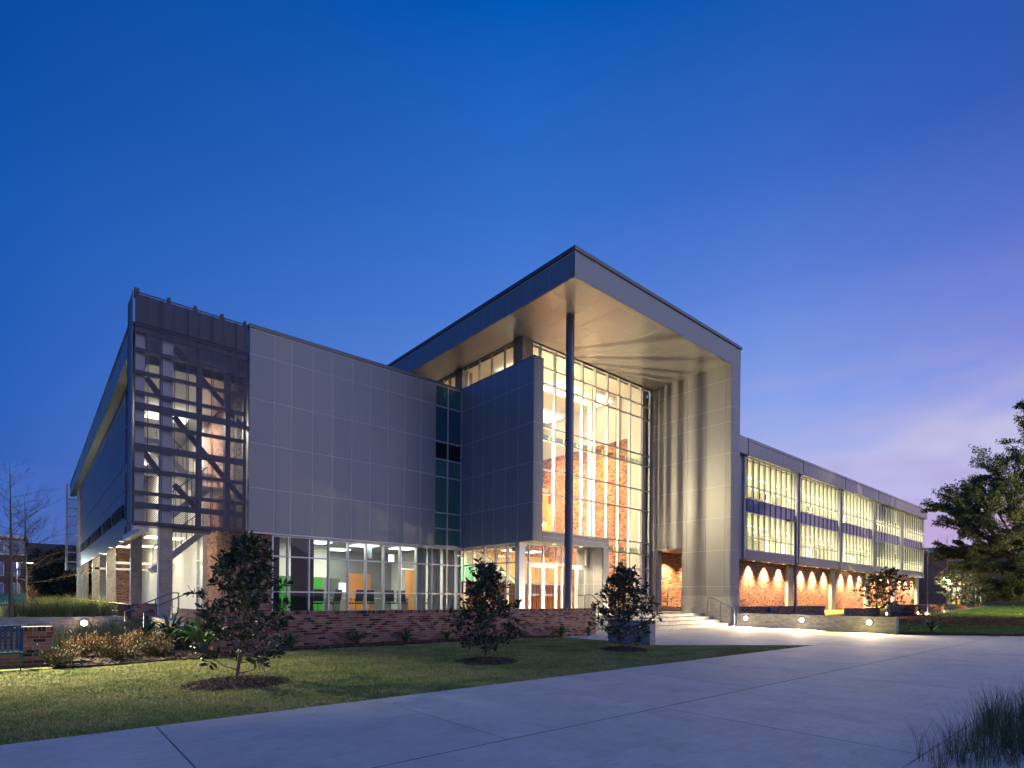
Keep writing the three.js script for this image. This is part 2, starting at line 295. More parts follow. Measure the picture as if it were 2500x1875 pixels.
// pavement of cast slabs with tooled joints
const clipPoly = (poly, nx, nz, c) => { const out = []; for (let i = 0; i < poly.length; i++) { const a = poly[i], b = poly[(i + 1) % poly.length], da = a[0] * nx + a[1] * nz - c, db = b[0] * nx + b[1] * nz - c; if (da >= 0) out.push(a); if (da >= 0 !== db >= 0) { const t = da / (da - db); out.push([lerp(a[0], b[0], t), lerp(a[1], b[1], t)]); } } return out; };
function slab(poly, top, thick, mat, parent, name = 'slab') {
  const s = new THREE.Shape(poly.map(([x, z]) => new THREE.Vector2(x, -z)));
  const g = new THREE.ExtrudeGeometry(s, { depth: thick - 0.003, bevelEnabled: true, bevelSize: 0.003, bevelThickness: 0.003, bevelSegments: 1, bevelOffset: -0.003 });
  g.rotateX(-Math.PI / 2); g.translate(0, top - thick, 0); return add(name, uvm(g), mat, parent);
}
{
  const walk = thing('pavement', 'wide pale concrete pavement of large slabs sweeping across the foreground to the entrance steps', 'pavement'); walk.userData.kind = 'structure';
  const J = 0.007;
  const cell = (x0, x1, z0, z1, clip) => { const ja = z0 === -4.5 ? 0.013 : J, jb = z1 === -4.5 ? 0.013 : J; let p = [[x0 + J, z0 + ja], [x1 - J, z0 + ja], [x1 - J, z1 - jb], [x0 + J, z1 - jb]]; for (const c of clip || []) { p = clipPoly(p, ...c); if (p.length < 3) return; } slab(p, 0, 0.12, pick(M.pave), walk); };
  const tip = (() => { const nx = 3.2, nz = -4.3, l = Math.hypot(nx, nz); return [nx / l, nz / l, (15.5 * nx + -10.75 * nz) / l]; })();   // keeps the side of the lawn's slanting edge where the plaza lies
  const edgeR = (() => { const nx = -3.7, nz = 3.9, l = Math.hypot(nx, nz); return [nx / l, nz / l, (28.75 * nx + -7.5 * nz) / l]; })();
  for (let x = -9.9; x < 30; x += 2.75) { const x0 = x, x1 = x + 2.75; cell(x0, x1, -7.5, -4.5, [edgeR]); }
  for (let x = -9.9; x < 44; x += 5.5) { cell(x, x + 5.5, -4.5, -1.5, [edgeR]); cell(x, x + 5.5, -1.5, 1.5, [edgeR]); cell(x, x + 5.5, 1.5, 4.5, [edgeR]); }
  for (let x = 15.55; x < 30; x += 4.83) { cell(x, x + 4.83, -10.75, -7.5, [tip, edgeR]); cell(x, Math.min(x + 4.83, 30.04), -13.4, -10.75); cell(x, Math.min(x + 4.83, 30.04), -15.92, -13.4); }
}
tag(add('joint_filler', box(-9.9, 28, -0.06, -0.003, -4.512, -4.488), P(0.03, 0.03, 0.035, { roughness: 0.9 }), null), 'long dark sealed joint running along the foreground pavement', 'joint').userData.kind = 'structure';
// entrance steps and terraces
{
  const s = thing('entrance_steps', 'broad pale concrete steps rising to the main entrance beside the grey pier', 'steps');
  const zf = [-15.92, -16.42, -16.92, -17.45];
  zf.forEach((z, i) => add('step', box(17.75, 30.01, -0.1, 0.1725 * (i + 1), z - (i < 3 ? 0.52 : 0.3), z), M.board, s));
  add('landing', box(17.75, 30.01, 0.3, FL, -25, -17.75), M.concrete, s);
  const t = thing('terrace', 'raised concrete terrace floor behind the low brick wall', 'terrace');
  add('deck', box(3.42, 17.74, 0.2, FL - 0.004, -25.3, -15.46), M.concrete, t);
  const u = thing('side_steps', 'short flight of concrete steps at the left end of the low brick wall', 'steps');
  [2.75, 3.15, 3.55, 3.95].forEach((x, i) => add('step', box(x, 5.2, -0.05, 0.175 * (i + 1) - (i === 3 ? 0.012 : 0), -24.95, -19.75), M.board, u));
  const rail = (name, lab, pts, posts, r = 0.021) => { const g = thing(name, lab, 'handrail'); for (let i = 0; i < pts.length - 1; i++) add('rail', cylBetween(pts[i], pts[i + 1], r, r, 8), M.steel, g); for (const [a, b] of posts) add('post', cylBetween(a, b, 0.024, 0.024, 8), M.steel, g); };
  rail('handrail', 'thin dark metal handrail on the steps beside the tall grey pier', [[29.75, 1.57, -17.1], [29.75, 1.57, -16.75], [29.75, 0.95, -15.48]], [[[29.75, 0.69, -17.1], [29.75, 1.57, -17.1]], [[29.75, 0.35, -16.3], [29.75, 1.36, -16.3]], [[29.75, 0, -15.48], [29.75, 0.96, -15.48]]]);
  rail('handrail', 'thin dark metal handrail rising past the right end of the long low brick wall', [[18.75, 1.65, -16.75], [18.75, 1.65, -16.35], [18.75, 1.03, -15.4]], [[[18.75, 0.69, -16.75], [18.75, 1.65, -16.75]], [[18.75, 0.2, -15.95], [18.75, 1.4, -15.95]], [[18.75, 0, -15.4], [18.75, 1.04, -15.4]]]);
  rail('handrail', 'grey handrail on the side steps close to the brick wall', [[2.88, 0.94, -22], [4.12, 1.56, -22], [4.43, 1.56, -22]], [[[2.88, 0.05, -22], [2.88, 0.95, -22]], [[3.67, 0.4, -22], [3.67, 1.33, -22]], [[4.43, 0.69, -22], [4.43, 1.56, -22]]]);
  rail('handrail', 'grey handrail on the side steps beside the rust-stained column', [[2.6, 0.9, -24.3], [4.04, 1.585, -24.3], [4.27, 1.585, -24.3]], [[[2.6, 0.05, -24.3], [2.6, 0.91, -24.3]], [[3.53, 0.38, -24.3], [3.53, 1.35, -24.3]], [[4.27, 0.69, -24.3], [4.27, 1.585, -24.3]]]);
  const ck = thing('cheek_wall', 'dark low concrete wall block at the edge of the lawn behind the third magnolia', 'wall');
  add('block', box(15.22, 15.52, -0.1, 0.78, -12.5, -10.78), M.concrete, ck);
}

// ---------------------------------------------------------------- the building
const bld = thing('campus_building', 'large modern two-storey campus building clad in grey metal panels with glowing glass lobby', 'building');
const ZL = -25.05, X0 = 17.96, ZV = -19.35, XP = 30.02, ZP = -15.88, ZG = -21.35, TOP = 16.1, SOF = 14.84;
// portal roof
{
  const r = grp('portal_roof', bld);
  const fs = [17.0, 18.28, 19.3, 20.34, 21.4, 22.49, 23.58, 24.64, 25.72, 26.8, 27.88, 28.96, 30.02, 30.5, 31.05];
  panels(r, 'fascia_panel', 'z', fs, [SOF - 0.012, 15.86], ZP - 0.04, ZP, M.panels, 0.014);
  const ls = [-15.88, -17.39, -18.65, -18.9, -20.11, -21.28, -22.05, -23.13, -24.24, -25.33, -26.43, -27.0, -28.2, -29.3, -30.4, -31.5, -32.6, -33.7, -34.8, -35.9];
  panels(r, 'fascia_panel', 'x', ls.map((v, i) => (i ? v : v - 0.04)), [SOF - 0.012, 15.86], 17.0, 17.04, M.panels, 0.014);
  const sx = [17.05, 18.26, 19.25, 20.34, 21.4, 22.4, 23.5, 24.6, 25.67, 26.76, 27.83, 28.93, XP], sz = [-36, -33.4, -30.8, -28.1, -26.2, -24.1, -22.1, -20.1, -18.62, -17.39, -16.19, ZP - 0.05];
  panels(r, 'soffit_panel', 'y', sx, sz, SOF, SOF + 0.03, M.soffits, 0.02);
  add('soffit_frame', box(17.03, 30.3, SOF + 0.022, SOF + 0.2, -36, ZP - 0.042), M.joint, r);
  add('roof_deck', box(17.041, 31.04, SOF + 0.201, 16.0, -36, ZP - 0.041), M.joint, r);
  add('shadow_reveal', box(17.07, 30.98, 15.861, 15.95, -36, ZP - 0.08), M.panels[0], r);
  add('coping', box(16.95, 31.12, 15.951, TOP, -36, ZP + 0.05), M.cap, r);
}
// portal pier, with the opening to the passage
{
  const p = grp('portal_pier', bld);
  const rows = [1.69, 2.25, 4.32, 6.2, 8.0, 9.83, 11.6, 12.47, 14.03, SOF - 0.004];
  const zc = [-21.3, -20.24, -19.0, -18.68, -17.43, -16.22, ZP - 0.002];
  const op = 4.62;   // head of the opening
  for (let i = 0; i < zc.length - 1; i++) {
    const rw = i < 2 ? rows.filter((v) => v > 4.7).concat([op]) : rows;
    panels(p, 'panel', 'x', [zc[i], zc[i + 1]], rw, XP, XP + 0.03, M.panels, 0.016);
  }
  add('backing', [box(XP + 0.022, 30.98, 1.69, SOF, -19.0, ZP - 0.045), box(XP + 0.022, 30.98, op + 0.02, SOF, -21.3, -19.0)], M.joint, p);
  panels(p, 'panel', 'z', [XP + 0.002, 30.5, 31.02], rows, ZP - 0.042, ZP - 0.001, M.panels, 0.012);
  panels(p, 'panel', 'x', [-35, -28, -21.4], rows, 30.985, 31.02, M.panels, 0.012, 1); panels(p, 'panel', 'x', [-19, -17.4, ZP - 0.044], rows, 30.985, 31.02, M.panels, 0.012, 1);
  add('concrete_base', box(XP - 0.012, 31.03, -0.1, 1.67, -18.98, ZP + 0.012), M.concrete, p);
  add('opening_soffit', box(XP + 0.004, 33.2, op - 0.05, op, -21.3, -19.0), M.wingPanel, p);
  // passage beyond the opening: brick wall, railing, kerb
  add('passage_floor', box(XP, 36, 0.3, FL - 0.002, -25, -19), M.concrete, p);
  add('jamb', box(XP + 0.05, XP + 0.5, FL, op - 0.05, -21.3, -20.75), M.panels[0], p);
}
{
  const w = grp('passage_wall', bld);
  add('mortar', box(33.6, 33.9, FL, 4.9, -29, -18.9), M.mortar, w); brickFace(w, 'x', -29, -18.9, FL, 4.9, 33.6 - 0.008, -1);
  downlight(w, 32.95, 4.44, -20.7, 420, 0.8, [1, 0.6, 0.26], 33.7, -20.6, 1); downlight(w, 32.95, 4.44, -22.7, 420, 0.8, [1, 0.6, 0.26], 33.7, -22.6, 1);
  const r = grp('passage_railing', bld);
  add('kerb', box(32.1, 32.4, FL, 1.02, -25, -19.1), M.concrete, r);
  for (let i = 0; i < 7; i++) add('bar', box(32.22, 32.26, 1.1 + i * 0.14, 1.13 + i * 0.14, -25, -19.1), M.alu, r);
  for (let i = 0; i < 6; i++) add('post', box(32.2, 32.28, 1.02, 2.1, -24.6 + i * 1.05, -24.54 + i * 1.05), M.alu, r);
}
// round steel column
{ const c = add('round_column', uvm(new THREE.CylinderGeometry(0.2, 0.2, SOF - FL - 0.01, 40).translate(19.2, (SOF + FL) / 2, -18.2)), M.steel, bld); c.userData.label = 'tall dark round steel column in front of the doors'; add('column_collar', new THREE.CylinderGeometry(0.215, 0.215, 0.03, 40).translate(19.2, SOF - 0.02, -18.2), M.alu, bld); }
// square concrete columns under the roof
for (const [x, z] of [[18.93, -21.25], [18.93, -26.5], [18.93, -31.7]]) add('concrete_column', box(x, x + 0.72, 3.9, SOF - 0.005, z - 0.72, z), M.rust, bld);

// curtain wall of the lobby
{
  const c = grp('curtain_wall', bld);
  const xs = [19.2, 20.29, 21.385, 22.48, 23.58, 24.67, 25.77, 26.84, 27.92, 29.02, 29.96], ys = [FL, 1.69, 3.38, 4.3, 5.04, 7.08, 8.34, 9.9, 10.57, 12.86, 13.7, SOF - 0.06];
  const sillOf = (i) => (xs[i] < 23.5 ? 5.04 : FL);
  for (let i = 0; i < xs.length; i++) { const y0 = i < 5 ? 5.04 : FL; add('mullion', box(xs[i] - 0.03, xs[i] + 0.03, y0, SOF - 0.06, ZG - 0.15, ZG + 0.05), M.alu, c); }
  for (let i = 0; i < xs.length - 1; i++) {
    const y0 = i < 4 ? 5.04 : FL;
    ys.forEach((y) => { if (y >= y0) add('transom', box(xs[i] + 0.031, xs[i + 1] - 0.031, y - 0.03, y + 0.03, ZG - 0.1, ZG + 0.045), M.alu, c); });
    for (let j = 0; j < ys.length - 1; j++) if (ys[j] >= y0 - 0.01) add('pane', quadZ(xs[i] + 0.03, xs[i + 1] - 0.03, ys[j] + 0.03, ys[j + 1] - 0.03, ZG), M.pane, c);
  }
  add('head', box(19.17, 29.99, SOF - 0.059, SOF - 0.002, ZG - 0.16, ZG + 0.07), M.aluDark, c);
  // glass shelves on brackets behind two of the rails
  for (const y of [4.33, 9.93]) for (let i = (y < 6 ? 4 : 0); i < 10; i++) { add('glass_rail', box(xs[i] + 0.05, xs[i + 1] - 0.05, y + 0.03, y + 0.34, ZG - 0.24, ZG - 0.22), M.dimPane, c); add('bracket', box(xs[i + 1] - 0.17, xs[i + 1] - 0.1, y + 0.1, y + 0.34, ZG - 0.26, ZG - 0.2), M.white, c); }
}
// clerestory above the return wall
{
  const c = grp('clerestory_window', bld);
  const zs = [-22.0, -22.78, -23.87, -24.97, -26.08], y0 = 12.2;
  for (const z of [...zs, -27.25, -27.9, -28.6, -29.6, -30.6]) add('mullion', box(18.98, 19.1, y0, SOF - 0.05, z - 0.035, z + 0.035), M.alu, c);
  add('head', box(18.97, 19.12, SOF - 0.049, SOF - 0.003, -31.7, -21.98), M.aluDark, c);
  for (let i = 0; i < 4; i++) add('pane', quadX(zs[i] - 0.03, zs[i + 1] + 0.03, y0, SOF - 0.05, 19.03), M.pane, c);
  [[-27.28, -27.86], [-27.93, -28.56], [-28.63, -29.56], [-29.63, -30.56]].forEach(([a, b]) => add('pane', quadX(a, b, y0, SOF - 0.05, 19.03), M.pane, c));
}
// return wall of panels, thick parapet
{
  const r = grp('return_wall', bld);
  const ys = [4.215, 6.03, 7.95, 9.83, 11.71, 12.95], zs = [-25.14, -24.16, -23.24, -22.31, -21.38, -20.45, ZV - 0.002];
  panels(r, 'panel', 'x', zs, ys, X0, X0 + 0.03, M.panels, 0.02);
  panels(r, 'panel', 'z', [X0 + 0.032, 18.26, 18.6], ys, ZV - 0.03, ZV, M.panels, 0.012);
  add('backing', box(X0 + 0.024, 18.59, 4.23, 12.93, -25.14, ZV - 0.026), M.joint, r);
  add('coping', box(X0 - 0.01, 18.61, 12.951, 12.985, -25.14, ZV + 0.01), M.cap, r);
}
// entrance vestibule
{
  const v = grp('vestibule', bld);
  const xs = [18.61, 19.2, 20.35, 21.5, 22.6, 23.1, 23.56];
  panels(v, 'fascia_panel', 'z', xs, [4.215, 4.45, 4.62], ZV - 0.03, ZV - 0.001, M.panels, 0.012);
  add('roof', box(18.61, 23.55, 4.3, 4.63, ZG + 0.06, ZV - 0.031), M.joint, v);
  add('roof_cap', box(18.61, 23.57, 4.631, 4.66, ZG + 0.06, ZV + 0.01), M.cap, v);
  panels(v, 'soffit_panel', 'y', [X0 + 0.04, 19.4, 21, 22.4, 23.1], [-20.42, ZV - 0.034], 4.21, 4.24, M.soffits, 0.012);
  panels(v, 'panel', 'z', [23.11, 23.56], [FL, 2.27, 4.2], ZV - 0.03, ZV - 0.001, M.panels, 0.012);
  panels(v, 'panel', 'x', [ZG + 0.07, -20.0, ZV - 0.031], [FL, 2.27, 4.2], 23.08, 23.11, M.panels, 0.012);
  panels(v, 'panel', 'x', [ZG + 0.07, -20.0, ZV - 0.031], [FL, 2.27, 4.6], 23.53, 23.56, M.panels, 0.012, 1);
  add('leg_core', box(23.112, 23.528, FL, 4.29, ZG + 0.07, ZV - 0.032), M.joint, v);
  const ZD = -20.45, fr = (a, b, c, d) => add('frame', box(a, b, c, d, ZD - 0.06, ZD + 0.06), M.alu, v);
  for (const x of [18.42, 18.72, 19.69, 20.66, 21.07, 21.4, 22.96, 23.07]) fr(x - 0.03, x + 0.03, FL, 4.2);
  const cols = [18.42, 18.72, 20.66, 21.07, 21.4, 22.96, 23.07];
  for (let i = 0; i < 6; i++) { fr(cols[i] + 0.031, cols[i + 1] - 0.031, 3.2, 3.27); fr(cols[i] + 0.031, cols[i + 1] - 0.031, 4.15, 4.2); add('pane', quadZ(cols[i] + 0.03, cols[i + 1] - 0.03, 3.27, 4.15, ZD), M.pane, v); if (i !== 1 && i !== 4) add('pane', quadZ(cols[i] + 0.03, cols[i + 1] - 0.03, FL, 3.2, ZD), M.pane, v); }
  add('corner_post', box(18.05, 18.39, FL, 4.205, -20.72, -20.39), M.alu, v);
  for (const [a, b, h] of [[18.75, 19.68, 1], [19.7, 20.63, 0], [21.43, 22.17, 1], [22.19, 22.93, 0]]) {
    const d = grp('door', bld), z = ZD + 0.02;
    add('stile', box(a, a + 0.11, FL + 0.01, 3.19, z - 0.03, z + 0.03), M.alu, d); add('stile', box(b - 0.11, b, FL + 0.01, 3.19, z - 0.03, z + 0.03), M.alu, d);
    add('rail', box(a + 0.111, b - 0.111, FL + 0.01, FL + 0.2, z - 0.029, z + 0.029), M.alu, d); add('rail', box(a + 0.111, b - 0.111, 3.04, 3.19, z - 0.029, z + 0.029), M.alu, d);
    add('pane', quadZ(a + 0.11, b - 0.11, FL + 0.2, 3.04, z), M.pane, d);
    const hx = h ? b - 0.06 : a + 0.06, s = h ? -1 : 1;
    add('handle', [bar([hx, 1.55, z + 0.09], [hx, 1.95, z + 0.09], 0.025, 0.025), bar([hx, 1.57, z + 0.03], [hx, 1.57, z + 0.09], 0.025, 0.025), bar([hx, 1.93, z + 0.03], [hx, 1.93, z + 0.09], 0.025, 0.025)], M.handle, d);
    add('push_bar', box(a + 0.12, b - 0.12, 1.62, 1.7, z - 0.1, z - 0.05), M.aluDark, d);
  }
  for (const x of [19.9, 21.9]) downlight(v, x, 4.205, -19.85, 110, 1.0, [1, 0.78, 0.46]);
}
function downlight(parent, x, y, z, cd, ang, col, tx = x, tz = z, pen = 0.6) {
  const d = add('lamp', new THREE.CylinderGeometry(0.085, 0.085, 0.02, 20).translate(x, y - 0.006, z), L.spot, parent); d.castShadow = false;
  if (!cd) return null; const s = new THREE.SpotLight(RGB(...col), cd, 0, ang, pen, 2); s.position.set(x, y - 0.03, z); s.target.position.set(tx, y - 4, tz); s.castShadow = true; s.shadow.radius = 2; scene.add(s, s.target); return s;
}
// lobby glazing under the return wall
{
  const g = grp('lobby_window', bld), xl = 18.3, zs = [-25.3, -24.41, -23.45, -22.54, -21.6, -20.74], ys = [FL, 1.69, 3.27, 4.16];
  for (const z of zs) add('mullion', box(xl - 0.05, xl + 0.12, FL, 4.2, z - 0.03, z + 0.03), M.alu, g);
  for (let i = 0; i < 5; i++) { for (const y of [0.72, 1.69, 3.27, 4.18]) add('transom', box(xl - 0.045, xl + 0.1, y - 0.03, y + 0.03, zs[i + 1] - 0.031, zs[i] + 0.031), M.alu, g); for (let j = 0; j < 3; j++) add('pane', quadX(zs[i] + 0.03, zs[i + 1] - 0.03, ys[j] + 0.03, ys[j + 1] - 0.02, xl), M.pane, g); }
  add('soffit', box(X0 + 0.04, 18.6, 4.2, 4.226, -25.13, -20.44), M.alu, g);
}
// left panel wall
{
  const w = grp('panel_wall', bld);
  const xs = [6.94, 7.97, 8.69, 9.64, 10.57, 11.52, 12.46, 13.41, 14.35, 15.29, 16.22], ys = [4.215, 6.08, 7.97, 9.84, 11.7, 12.75];
  panels(w, 'panel', 'z', xs, ys, ZL - 0.03, ZL, M.panels, 0.02);
  add('backing', box(6.95, 16.21, 4.23, 12.8, -25.5, ZL - 0.024), M.joint, w);
  
  add('coping', box(6.92, 16.23, 12.801, 12.96, -25.5, ZL + 0.02), M.cap, w);
  add('edge_trim', box(6.94, 16.22, 4.16, 4.213, -25.4, ZL - 0.01), M.alu, w);
}
// narrow window strip between the panel wall and the return wall
{
  const s = grp('window_strip', bld), z = -25.2, ys = [4.26, 5.18, 6.02, 7.94, 8.86, 9.82, 11.7, 12.82], xs = [16.22, 17.06, 17.96], kind = [M.greenGlass, M.greenGlass, M.greenGlass, M.blackGlass, M.greenGlass, M.blueGlass, M.greenGlass];
  const order = [0, 1, 2, 3, 4, 5, 6];
  const mats = [M.greenGlass, M.greenGlass, M.greenGlass, M.greenGlass, M.blackGlass, M.blueGlass, M.greenGlass];
  const yy = [4.26, 5.18, 6.02, 7.94, 8.88, 9.82, 11.71, 12.82];
  for (const x of xs) add('mullion', box(x - 0.035, x + 0.035, 4.22, 12.85, z - 0.1, z + 0.04), M.alu, s);
  for (let i = 0; i < 2; i++) { for (const y of yy) add('transom', box(xs[i] + 0.036, xs[i + 1] - 0.036, y - 0.035, y + 0.035, z - 0.09, z + 0.035), M.alu, s); for (const j of order) add('pane', box(xs[i] + 0.036, xs[i + 1] - 0.036, yy[j] + 0.035, yy[j + 1] - 0.035, z - 0.03, z - 0.02), mats[j], s); }
  add('coping', box(16.24, 17.96, 12.86, 12.96, -25.6, z + 0.06), M.cap, s);
}
// ground-floor windows under the panel wall
{
  const g = grp('ground_floor_window', bld), z = -25.28, xs = [8.0, 8.66, 9.6, 10.53, 11.48, 12.4, 13.35, 14.28, 15.23, 16.15, 17.1, 18.04], ys = [FL, 1.68, 3.24, 4.1];
  for (const x of xs) add('mullion', box(x - 0.03, x + 0.03, FL, 4.15, z - 0.17, z + 0.05), M.alu, g);
  for (let i = 0; i < 11; i++) { for (const y of [0.72, 1.68, 3.24, 4.12]) add('transom', box(xs[i] + 0.031, xs[i + 1] - 0.031, y - 0.03, y + 0.03, z - 0.12, z + 0.045), M.alu, g); for (let j = 0; j < 3; j++) add('pane', quadZ(xs[i] + 0.03, xs[i + 1] - 0.03, ys[j] + 0.03, ys[j + 1] - 0.03, z), M.pane, g); }
  add('head', box(7.98, 18.08, 4.151, 4.2, -25.45, -25.12), M.alu, g);
  const b = grp('brick_wall', bld);
  add('mortar', box(7.09, 7.97, FL, 4.16, -25.6, -25.24), M.mortar, b); brickFace(b, 'z', 7.08, 7.97, FL, 4.16, -25.23, 1, 250);
  add('mortar', box(7.098, 7.6, FL, 12.6, -33.0, -25.25), M.mortar, b); brickFace(b, 'x', -33.0, -25.24, FL, 12.4, 7.09, -1, 0);
}
// ---------------------------------------------------------------- corner screens, left front
{
  const s = grp('corner_screen', bld);
  const xs = [2.9, 3.78, 4.66, 5.54, 6.42, 6.86], ys = [4.17, 7.98, 11.71, 12.88];
  for (let i = 0; i < 5; i++) for (let j = 0; j < 3; j++) {
    const a = xs[i] + 0.014, b = xs[i + 1] - 0.014, c = ys[j] + 0.016, d = ys[j + 1] - 0.016, p = grp('screen_panel', s);
    add('sheet', uvm(quadZ(a, b, c, d, ZL - 0.004)), M.screen, p);
    const e = 0.025; add('rim', [box(a, b, c, c + e, ZL - 0.05, ZL), box(a, b, d - e, d, ZL - 0.05, ZL), box(a, a + e, c + e, d - e, ZL - 0.05, ZL), box(b - e, b, c + e, d - e, ZL - 0.05, ZL)].concat(i < 4 ? [box((a + b) / 2 - 0.012, (a + b) / 2 + 0.012, c + e, d - e, ZL - 0.05, ZL - 0.006)] : []), M.screenSolid, p);
  }
  for (const [x, w] of [[2.98, 0.15], [4.02, 0.1], [4.93, 0.1], [5.9, 0.1], [6.78, 0.08]]) add('post_cap', box(x - w / 2, x + w / 2, 12.7, 13.02, ZL - 0.3, ZL - 0.06), M.screenSolid, s);
  add('upper_backing', box(2.93, 6.84, 11.7, 12.8, ZL - 0.12, ZL - 0.07), M.screenSolid, s);
  const zb = ZL - 0.2;
  for (const [y, h] of [[11.5, 0.16], [10.77, 0.13], [9.92, 0.13], [9.15, 0.13], [8.66, 0.24], [7.98, 0.12], [7.1, 0.25], [6.24, 0.13], [5.37, 0.13], [4.9, 0.22], [4.22, 0.14]]) add('girt', box(2.95, 6.88, y - h / 2, y + h / 2, zb - 0.1, zb + 0.06), M.screenSolid, s);
  for (const [x, w] of [[5.14, 0.2], [6.2, 0.2], [6.84, 0.1]]) add('post', box(x - w / 2, x + w / 2, 4.2, 11.7, zb - 0.26, zb - 0.11), M.screenSolid, s);
  for (const [a, b] of [[[4.3, 11.35, zb - 0.4], [6.2, 9.4, zb - 0.4]], [[6.2, 9.4, zb - 0.4], [6.9, 8.6, zb - 0.4]], [[4.3, 8.6, zb - 0.4], [6.85, 5.6, zb - 0.4]], [[4.3, 5.9, zb - 0.4], [5.3, 4.85, zb - 0.4]], [[3.35, 9.9, zb - 0.4], [3.95, 9.15, zb - 0.4]], [[3.3, 7.0, zb - 0.4], [3.95, 6.1, zb - 0.4]]]) add('brace', bar(a, b, 0.12, 0.2), M.screenSolid, s);
  // the short return round the corner
  for (let j = 0; j < 3; j++) { const p = grp('screen_panel', s); add('sheet', uvm(quadX(-26.28, ZL - 0.08, ys[j] + 0.016, (j === 2 ? 12.86 : ys[j + 1] - 0.016), 2.84)), M.signScreen, p); add('rim', [box(2.82, 2.86, ys[j] + 0.01, ys[j + 1] - 0.016, -26.3, -26.26), box(2.82, 2.86, ys[j] + 0.01, ys[j + 1] - 0.016, ZL - 0.1, ZL - 0.06)], M.signScreen, p); }
  add('edge_beam', box(3.15, 3.45, 3.95, 4.15, -30.5, -25.45), M.alu, s);
}
// concrete-filled columns below the screens
for (const [x, z] of [[3.81, -25.35]]) { const c = add('column', box(x, x + 0.43, FL - 0.05, 4.3, z - 0.6, z), M.rust, bld); c.userData.label = 'broad rust-stained column by the side steps'; add('column_edge', box(x - 0.06, x - 0.002, FL - 0.05, 4.3, z - 0.2, z - 0.03), M.alu, bld); add('column', box(x + 0.02, x + 0.41, 4.31, 11.7, z - 0.6, z - 0.05), M.alu, bld); }
for (const z of [-30.6, -41, -51.2, -61.5, -69]) { add('column', box(3.5, 3.9, 0.5, 10.5, z - 0.55, z), M.rust, bld); add('column_edge', box(3.46, 3.498, 0.5, 10.5, z - 0.2, z - 0.03), M.alu, bld); }
add('column', box(2.95, 3.28, 4.0, 11.7, -25.9, -25.4), M.alu, bld);
// sign front
{
  const g = grp('sign_front', bld), xw = 3.32;
  const zs = []; for (let z = -61; z <= -30.5; z += 1.02) zs.push(z);
  panels(g, 'metal_panel', 'x', zs, [3.98, 7.46], xw, xw + 0.06, [M.signScreen], 0.012);
  panels(g, 'metal_panel', 'x', zs, [7.5, 11.0], xw, xw + 0.06, [M.signScreen], 0.012);
  add('backing', box(xw + 0.061, xw + 0.12, 4.02, 11.0, -61, -30.5), M.aluDark, g);
  for (const y of [6.4, 9.2]) add('girt', box(xw - 0.02, xw - 0.002, y - 0.05, y + 0.05, -60.4, -30.5), M.signScreen, g);
  const font = await new FontLoader().loadAsync('fonts/droid/droid_sans_bold.typeface.json');
  const text = 'ROBIN ROBERTS BROADCAST MEDIA CENTER', step = 28.2 / (text.length - 1);
  [...text].forEach((ch, i) => {
    if (ch === ' ') return;
    const t = new TextGeometry(ch, { font, size: 0.62, depth: 0.06, curveSegments: 4 }); t.computeBoundingBox(); t.translate(-(t.boundingBox.max.x + t.boundingBox.min.x) / 2, 0, 0);
    t.rotateY(-Math.PI / 2); t.translate(xw - 0.03, 5.1, -60.1 + i * step); add('letter', t, M.dark, g);
  });
  const r = grp('side_roof', bld);
  add('fascia', box(2.9, 2.96, 11.0, 12.0, -69.2, -26.1), M.panels[1], r); add('coping', box(2.86, 7.4, 12.001, 12.1, -69.3, -26.05), M.cap, r);
  panels(r, 'soffit_panel', 'y', [2.97, 3.31], range(-69.2, -26.1, 14), 11.0, 11.03, M.soffits, 0.014); panels(r, 'soffit_panel', 'y', [3.45, 7.0], range(-69.2, -26.1, 10), 10.6, 10.63, M.soffits, 0.02);
  add('roof_deck', box(2.961, 7.4, 11.04, 11.99, -69.2, -26.1), M.joint, r);
  // end frame at the far corner
  const e = grp('end_screen', bld), zz = -62.6, xa = 2.34, xb = 3.12;
  add('post', box(xa, xa + 0.16, 3.6, 11.2, zz - 0.15, zz), M.alu, e); add('post', box(xb, xb + 0.2, 3.9, 11.0, zz - 0.15, zz), M.alu, e);
  for (const y of [9.88, 9.05, 8.37, 7.54, 6.76, 5.99, 5.2, 4.35]) add('girt', box(xa + 0.161, xb - 0.001, y - 0.05, y + 0.05, zz - 0.12, zz - 0.02), M.alu, e);
  add('sheet', uvm(quadZ(xa + 0.16, xb, 3.7, 9.9, zz - 0.14)), M.screen, e);
  add('lower_panel', box(xa + 0.16, xb, 3.63, 4.1, zz - 0.2, zz - 0.13), M.signScreen, e);
  // downlights under the sign front
  for (const z of [-31.5, -36, -41.5, -47]) downlight(e, 3.2, 3.97, z, 150, 1.15, [1, 0.86, 0.56], 1.6, z, 1);
}
